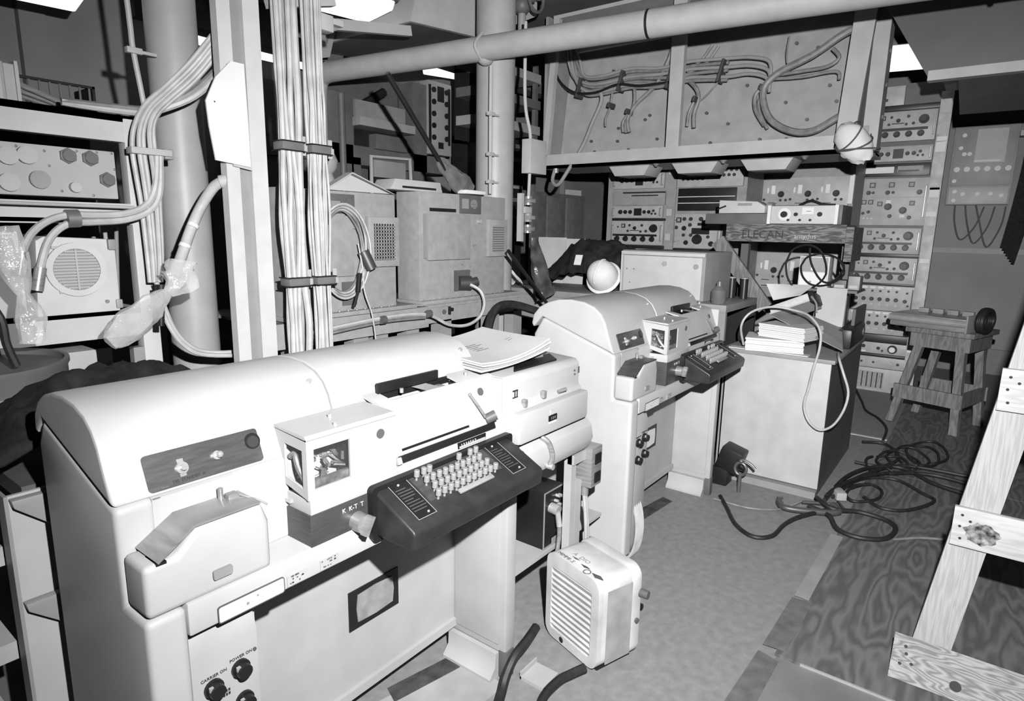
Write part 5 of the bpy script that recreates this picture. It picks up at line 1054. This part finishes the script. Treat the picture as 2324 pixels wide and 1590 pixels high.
cable_('heater_cord', 'thick black cord running from the foot of the heater across the deck', [(1.785, .985, .03), (1.74, 1.01, .022), (1.67, 1.03, .022), (1.55, 1.02, .022), (1.40, .93, .022), (1.2, .75, .022)], .017, RUBBER)
cable_('leg_cord', 'black cord draped round the foot of the near teleprinter leg', [(1.76, 1.19, .12), (1.68, 1.175, .115), (1.60, 1.17, .10), (1.545, 1.165, .06), (1.50, 1.15, .03), (1.42, 1.11, .022), (1.36, 1.06, .022), (1.22, .95, .022), (1.05, .96, .022)], .018, RUBBER)
fp = thing('foot_plate', 'pale angle plate bolted to the deck by the teleprinter leg', 'bracket', (1.62, 1.06, 0)); part('plate', MB().box(0, .10, 0, .10, 0, .012).box(0, .10, .095, .10, 0, .03), LPAINT, fp)
# outlet box on a post between the consoles, black power box on the stand
ob_ = thing('outlet_box', 'steel outlet box with two black sockets on a pale post', 'outlet', (2.10, 1.17, 0))
part('post', MB().box(-.09, -.055, .04, .075, 0, .735), LPAINT, ob_); part('post', MB().box(-.045, .0, .045, .075, 0, .60), LPAINT, ob_)
part('box', MB().box(0, .085, 0, .08, .57, .74, .006), STEEL, ob_); part('arm', MB().box(-.09, .0, .03, .06, .69, .73), LPAINT, ob_)
for z in (.61, .69): part('socket', MB().box(.022, .07, -.006, 0, z-.022, z+.022, .008), BLACK, ob_)
part('gland', MB().cyl((.02, .04, .57), (.02, .04, .53), .016, 12), STEEL, ob_)
for k in range(2): part('lead', MB().tube([(.015+.012*k, .04, .54), (.03+.012*k, .035, .42), (.04+.014*k, .035, .3), (.05+.014*k, .035, .05)], .008, 8), CABLE, ob_)
part('lead_clip', MB().cyl((.0, .03, .31), (.08, .03, .31), .012, 10), CHROME, ob_)
pbx = thing('power_box', 'black power supply box with a silver plug under the punch chute', 'power supply', (1.955, 1.30, .317))
part('case', MB().box(0, .145, 0, .17, 0, .245, .004), BLACK, pbx); part('face_edge', frame_prism(MB(), [(0, 0), (.145, 0), (.145, .245), (0, .245)], [(.004, .004), (.141, .004), (.141, .241), (.004, .241)], -.004, 0), MPAINT, pbx)
part('plug', MB().cyl((.05, 0, .17), (.05, -.04, .165), .022, 14).cyl((.05, -.035, .16), (.05, -.045, .10), .012, 10), CHROME, pbx); part('plug_lead', MB().tube([(.05, -.045, .10), (.05, -.045, .05), (.03, -.05, -.03), (.02, -.06, -.10)], .009, 8), STEEL, pbx)
for x, z in ((.09, .21), (.11, .205), (.08, .19), (.10, .17)): part('terminal', MB().cyl((x, 0, z), (x, -.018, z), .007, 8), CHROME, pbx)
part('label_strip', MB().box(.10, .108, -.006, -.003, .05, .14).box(.06, .13, -.008, -.003, .005, .03), MPAINT, pbx)
cd2 = thing('cord_hank', 'hank of pale cord hanging behind the far teleprinter pedestal', 'cord', (2.62, 1.22, 0))
for k in range(4): part('loop', MB().tube([(.02*k+.01, .03+.05*math.cos(a), .16+.15*math.sin(a)) for a in [2*PI*i/12 for i in range(12)]], .009, 6, 3, True), CABLE, cd2)

# ================================================================== wooden trestle in the right foreground
TR = thing('wooden_trestle', 'raw wooden trestle of nailed boards standing on the plywood', 'trestle', (2.65, 0, .012), FACEX)
part('rail', MB().prism([(-.056, 0), (.066, 0), (.305, 1.9), (.20, 1.9)], .0, .04, 'y'), WOODL, TR)
part('rail', MB().prism([(1.05, 0), (1.17, 0), (.92, 1.9), (.81, 1.9)], .0, .04, 'y'), WOODL, TR)
WB = mat('pale_board', .56, .7, var=.05, kind='wood', scale=7, stretch=(1.2, 10, 10)); WK = mat('knotty_board', .30, .7, var=.16, kind='wood', scale=26, stretch=(1.2, 5, 7))
for z0, z1, u0 in ((.50, .645, .018), (1.015, 1.16, .085)):
    b = part('board', MB().box(u0, 1.08 if z0 < .8 else 1.0, -.022, 0, z0, z1, .002), WB, TR)
    for du_, dz in ((.025, .118), (.022, .075), (.028, .03), (.05, .10)): part('nail', MB().cyl((u0+du_, -.0225, z0+dz), (u0+du_, -.020, z0+dz), .005, 8), INK, b)
    if z0 < .8: part('burn_mark', MB().prism([(.105+(.050+.005*math.sin(5*a)+.003*math.sin(11*a+1))*math.cos(a), .562+(.040+.003*math.sin(7*a)+.002*math.cos(13*a))*math.sin(a)) for a in [2*PI*i/48 for i in range(48)]], -.0228, -.021, 'y'), mat('scuffed_wood', .22, .8, var=.5, scale=60), b)
Mb = Matrix.Translation((0, -.19, 0)) @ Matrix.Rotation(R(-40), 4, 'X')
bb = part('board', MB().box(-.10, 1.2, 0, .025, 0.003, .165, .002, M=Mb), WK, TR)
for u, z in ((-.06, .125), (-.055, .10), (-.035, .07), (-.07, .06)): part('nail', MB().cyl((u, -.001, z), (u, .002, z), .006, 8).xf(Mb), INK, bb)
part('knot', MB().cyl((.10, -.0012, .05), (.10, .002, .05), .018, 14).xf(Mb), mat('knot_wood', .03, .7), bb)

# ================================================================== stool with a paper-tape winder on it
ST = thing('wooden_stool', 'sturdy wooden stool with splayed legs in front of the radio rack', 'stool', (6.24, .51, .012), R(-107.7))
def leg(x0, y0, x1, y1):
    mb = MB(); b = bmesh.new(); w0, w1 = .03, .032
    lo = [b.verts.new((x0+sx*w0, y0+sy*w0, 0)) for sx, sy in ((-1, -1), (1, -1), (1, 1), (-1, 1))]; hi = [b.verts.new((x1+sx*w1, y1+sy*w1, .80)) for sx, sy in ((-1, -1), (1, -1), (1, 1), (-1, 1))]
    b.faces.new(lo[::-1]); b.faces.new(hi)
    for k in range(4): b.faces.new((lo[k], lo[(k+1) % 4], hi[(k+1) % 4], hi[k]))
    return mb._add(b)
for a in ((0, .0, .15, .06), (.49, 0, .43, .06), (0, .5, .15, .44), (.49, .5, .43, .44)): part('leg', leg(*a), WOODM, ST)
part('seat', MB().box(.03, .53, -.02, .52, .80, .84, .004), WOODM, ST)
part('apron', MB().box(.06, .50, .02, .05, .68, .80), WOODM, ST); part('apron', MB().box(.06, .50, .45, .48, .68, .80), WOODM, ST); part('apron', MB().box(.47, .50, .05, .45, .68, .80), WOODM, ST); part('apron', MB().box(.06, .09, .05, .45, .68, .80), WOODM, ST)
part('stretcher', MB().box(.0, .52, -.03, -.005, .22, .34), WOODM, ST); part('stretcher', MB().box(.48, .505, 0, .5, .22, .34), WOODM, ST); part('stretcher', MB().box(.0, .52, .50, .525, .22, .34), WOODM, ST)
tw = thing('tape_winder', 'silver instrument tray with black cables on the wooden stool', 'instrument', (6.24, .51, .8535), R(-107.7))
part('tray', MB().box(-.10, .48, -.03, .40, 0, .11, .012), STEEL, tw); part('front_roll', MB().cyl((-.10, -.035, .07), (.48, -.035, .07), .028, 16), CHROME, tw); part('end_plate', MB().box(.47, .485, -.06, .42, 0, .14, .004), MPAINT, tw)
for k in range(4): part('tab', MB().box(.02+.11*k, .10+.11*k, .20, .24, .11, .15, .004), MPAINT, tw)
for k in range(3): part('cable_coil', MB().tube([(.53+.012*k, .12+.12*math.cos(a), .10+.085*math.sin(a)) for a in [2*PI*i/10 for i in range(10)]], .022, 8, 3, True), RUBBER, tw)
cable_('trailing_cable', 'thin dark cord trailing from the radio rack past the stool', [(7.35, 1.05, .10), (7.0, .92, .10), (6.7, .80, .03), (6.4, .72, .02), (6.2, .60, .02), (5.9, .5, .02), (5.5, .48, .02)], .010, RUBBER)

# ================================================================== cables and tools on the deck
GR = 'cables lying on the deck'
cable_('deck_cable', 'black cable curving over the deck to the steel clamp', [(3.656, 1.13, .012), (3.51, 1.04, .012), (3.331, .931, .012), (3.25, .815, .012), (3.322, .735, .012), (3.504, .718, .012), (3.64, .66, .03), (3.9, .52, .03)], .012, RUBBER, group=GR)
cable_('deck_cable', 'thin cable running straight to the steel clamp', [(3.60, 1.15, .01), (3.6, .943, .01), (3.70, .79, .012), (3.85, .70, .04)], .006, CABLED, group=GR)
cable_('deck_cable', 'black cable in a single oval loop beside the clamp', [(3.80, .66, .036), (3.754, .542, .03), (3.606, .47, .026), (3.569, .358, .026), (3.649, .245, .026), (3.813, .216, .026), (3.902, .274, .026), (3.914, .409, .03), (3.834, .534, .042), (3.9, .64, .06)], .013, RUBBER, group=GR)
cable_('deck_cable', 'thin tail of cable running off towards the trestle', [(3.68, .21, .02), (3.731, .16, .02), (3.793, .097, .02), (3.86, -.02, .02), (3.95, -.2, .02)], .007, CABLED, group=GR)
cl_ = [([(3.939, .60, .03), (4.43, .564, .03), (4.753, .453, .03), (4.864, .282, .03), (4.678, .093, .03), (4.6, -.1, .03)], .013, 'black cable swinging wide round the tangle'), ([(4.052, .573, .02), (4.473, .491, .02), (4.625, .307, .02), (4.484, .149, .02), (4.38, .074, .02), (4.131, .188, .02), (4.065, .315, .02), (4.175, .423, .02)], .010, 'black cable looped through the tangle'),
       ([(5.349, .60, .02), (5.401, .448, .02), (5.129, .333, .02), (4.843, .41, .02), (4.818, .57, .02)], .011, 'dark cable looping behind the tall desk'), ([(4.976, -.1, .03), (4.964, .161, .03), (4.873, .335, .03), (4.55, .478, .03), (4.192, .574, .03)], .012, 'black cable crossing the tangle to the desk corner'),
       ([(4.273, .511, .02), (4.427, .434, .02), (4.361, .351, .02), (4.19, .354, .02), (4.067, .455, .02), (4.141, .515, .02), (4.3, .50, .03), (4.40, .42, .03)], .009, 'small coil of black cable inside the tangle'), ([(4.0, .60, .04), (4.2, .56, .05), (4.5, .46, .045), (4.75, .30, .03), (4.85, .1, .03), (4.80, -.15, .03)], .012, 'black cable lying on top of the tangle')]
for pts, r, lab in cl_: cable_('deck_cable', lab, [(x, y, z+.008) for x, y, z in pts], r, RUBBER, group=GR)
rr = random.Random(21); 
for k in range(5):
    c = Vector((4.9+.12*k, .38-.05*k, .03)); a0 = rr.uniform(0, 6)
    cable_('deck_cable', ['ring of dark cable nearest the tall desk', 'second ring of dark cable behind the tangle', 'third ring of dark cable behind the tangle', 'fourth ring of dark cable behind the tangle', 'ring of dark cable nearest the stool'][k], [c+Vector(((.22+.02*k)*math.cos(a0+a), .13*math.sin(a0+a), .012*math.sin(3*a))) for a in [i*.6 for i in range(11)]], .009, RUBBER, group=GR)
cc = thing('c_clamp', 'steel C-clamp lying on the deck by the tall desk', 'clamp', (3.80, .66, .013), R(-62))
part('frame', MB().tube([(-.15, .05, .02), (-.16, .0, .02), (-.14, -.05, .02), (-.05, -.07, .02), (.08, -.07, .02), (.15, -.05, .02), (.165, 0, .02), (.15, .05, .02)], .018, 10), mat('clamp_iron', .10, .45, .3), cc)
part('screw', MB().cyl((.18, .055, .022), (-.02, .05, .022), .010, 10), MATS['clamp_iron'], cc); part('pad', MB().cyl((-.13, .05, .02), (-.16, .05, .02), .022, 12), MATS['clamp_iron'], cc); part('handle', MB().cyl((.20, .0, .02), (.20, .11, .02), .006, 8), MATS['clamp_iron'], cc)
vs = thing('drill_motor', 'black cast motor lodged between the far teleprinter and the tall desk', 'motor', (3.90, 1.16, 0))
part('body', MB().box(-.06, .08, -.02, .12, .12, .27, .015, M=Matrix.Translation((0, 0, -.02)) @ Matrix.Rotation(R(16), 4, 'X')), BLACK, vs); part('nose', MB().cyl((.0, -.03, .17), (.0, -.10, .13), .035, 10, .02), BLACK, vs); part('base', MB().box(-.05, .07, 0, .10, 0, .12, .01), BLACK, vs)
ey = thing('shackle', 'steel shackle and eye bolt standing in front of the tall desk', 'shackle', (3.82, 1.07, 0))
part('rod', MB().cyl((0, 0, 0), (0, 0, .12), .012, 10), mat('shackle_steel', .14, .45, .4), ey); part('ring', MB().tube([(.0, .035*math.cos(a), .155+.04*math.sin(a)) for a in [2*PI*i/12 for i in range(12)]], .010, 8, 2, True), MATS['shackle_steel'], ey); part('pin', MB().tube([(0, .01, .21), (0, -.02, .215), (0, -.06, .20), (0, -.09, .175)], .008, 8), MATS['shackle_steel'], ey); part('eye', MB().sphere((0, 0, .205), .016), MATS['shackle_steel'], ey)
pk_ = thing('plug_adapter', 'pale plug adapter lying in the cable tangle', 'plug', (4.10, .55, .013), R(30)); part('body', MB().box(-.05, .05, -.03, .03, 0, .05, .008), LPAINT, pk_); part('pin', MB().cyl((.05, 0, .025), (.09, 0, .025), .012, 10), CHROME, pk_)
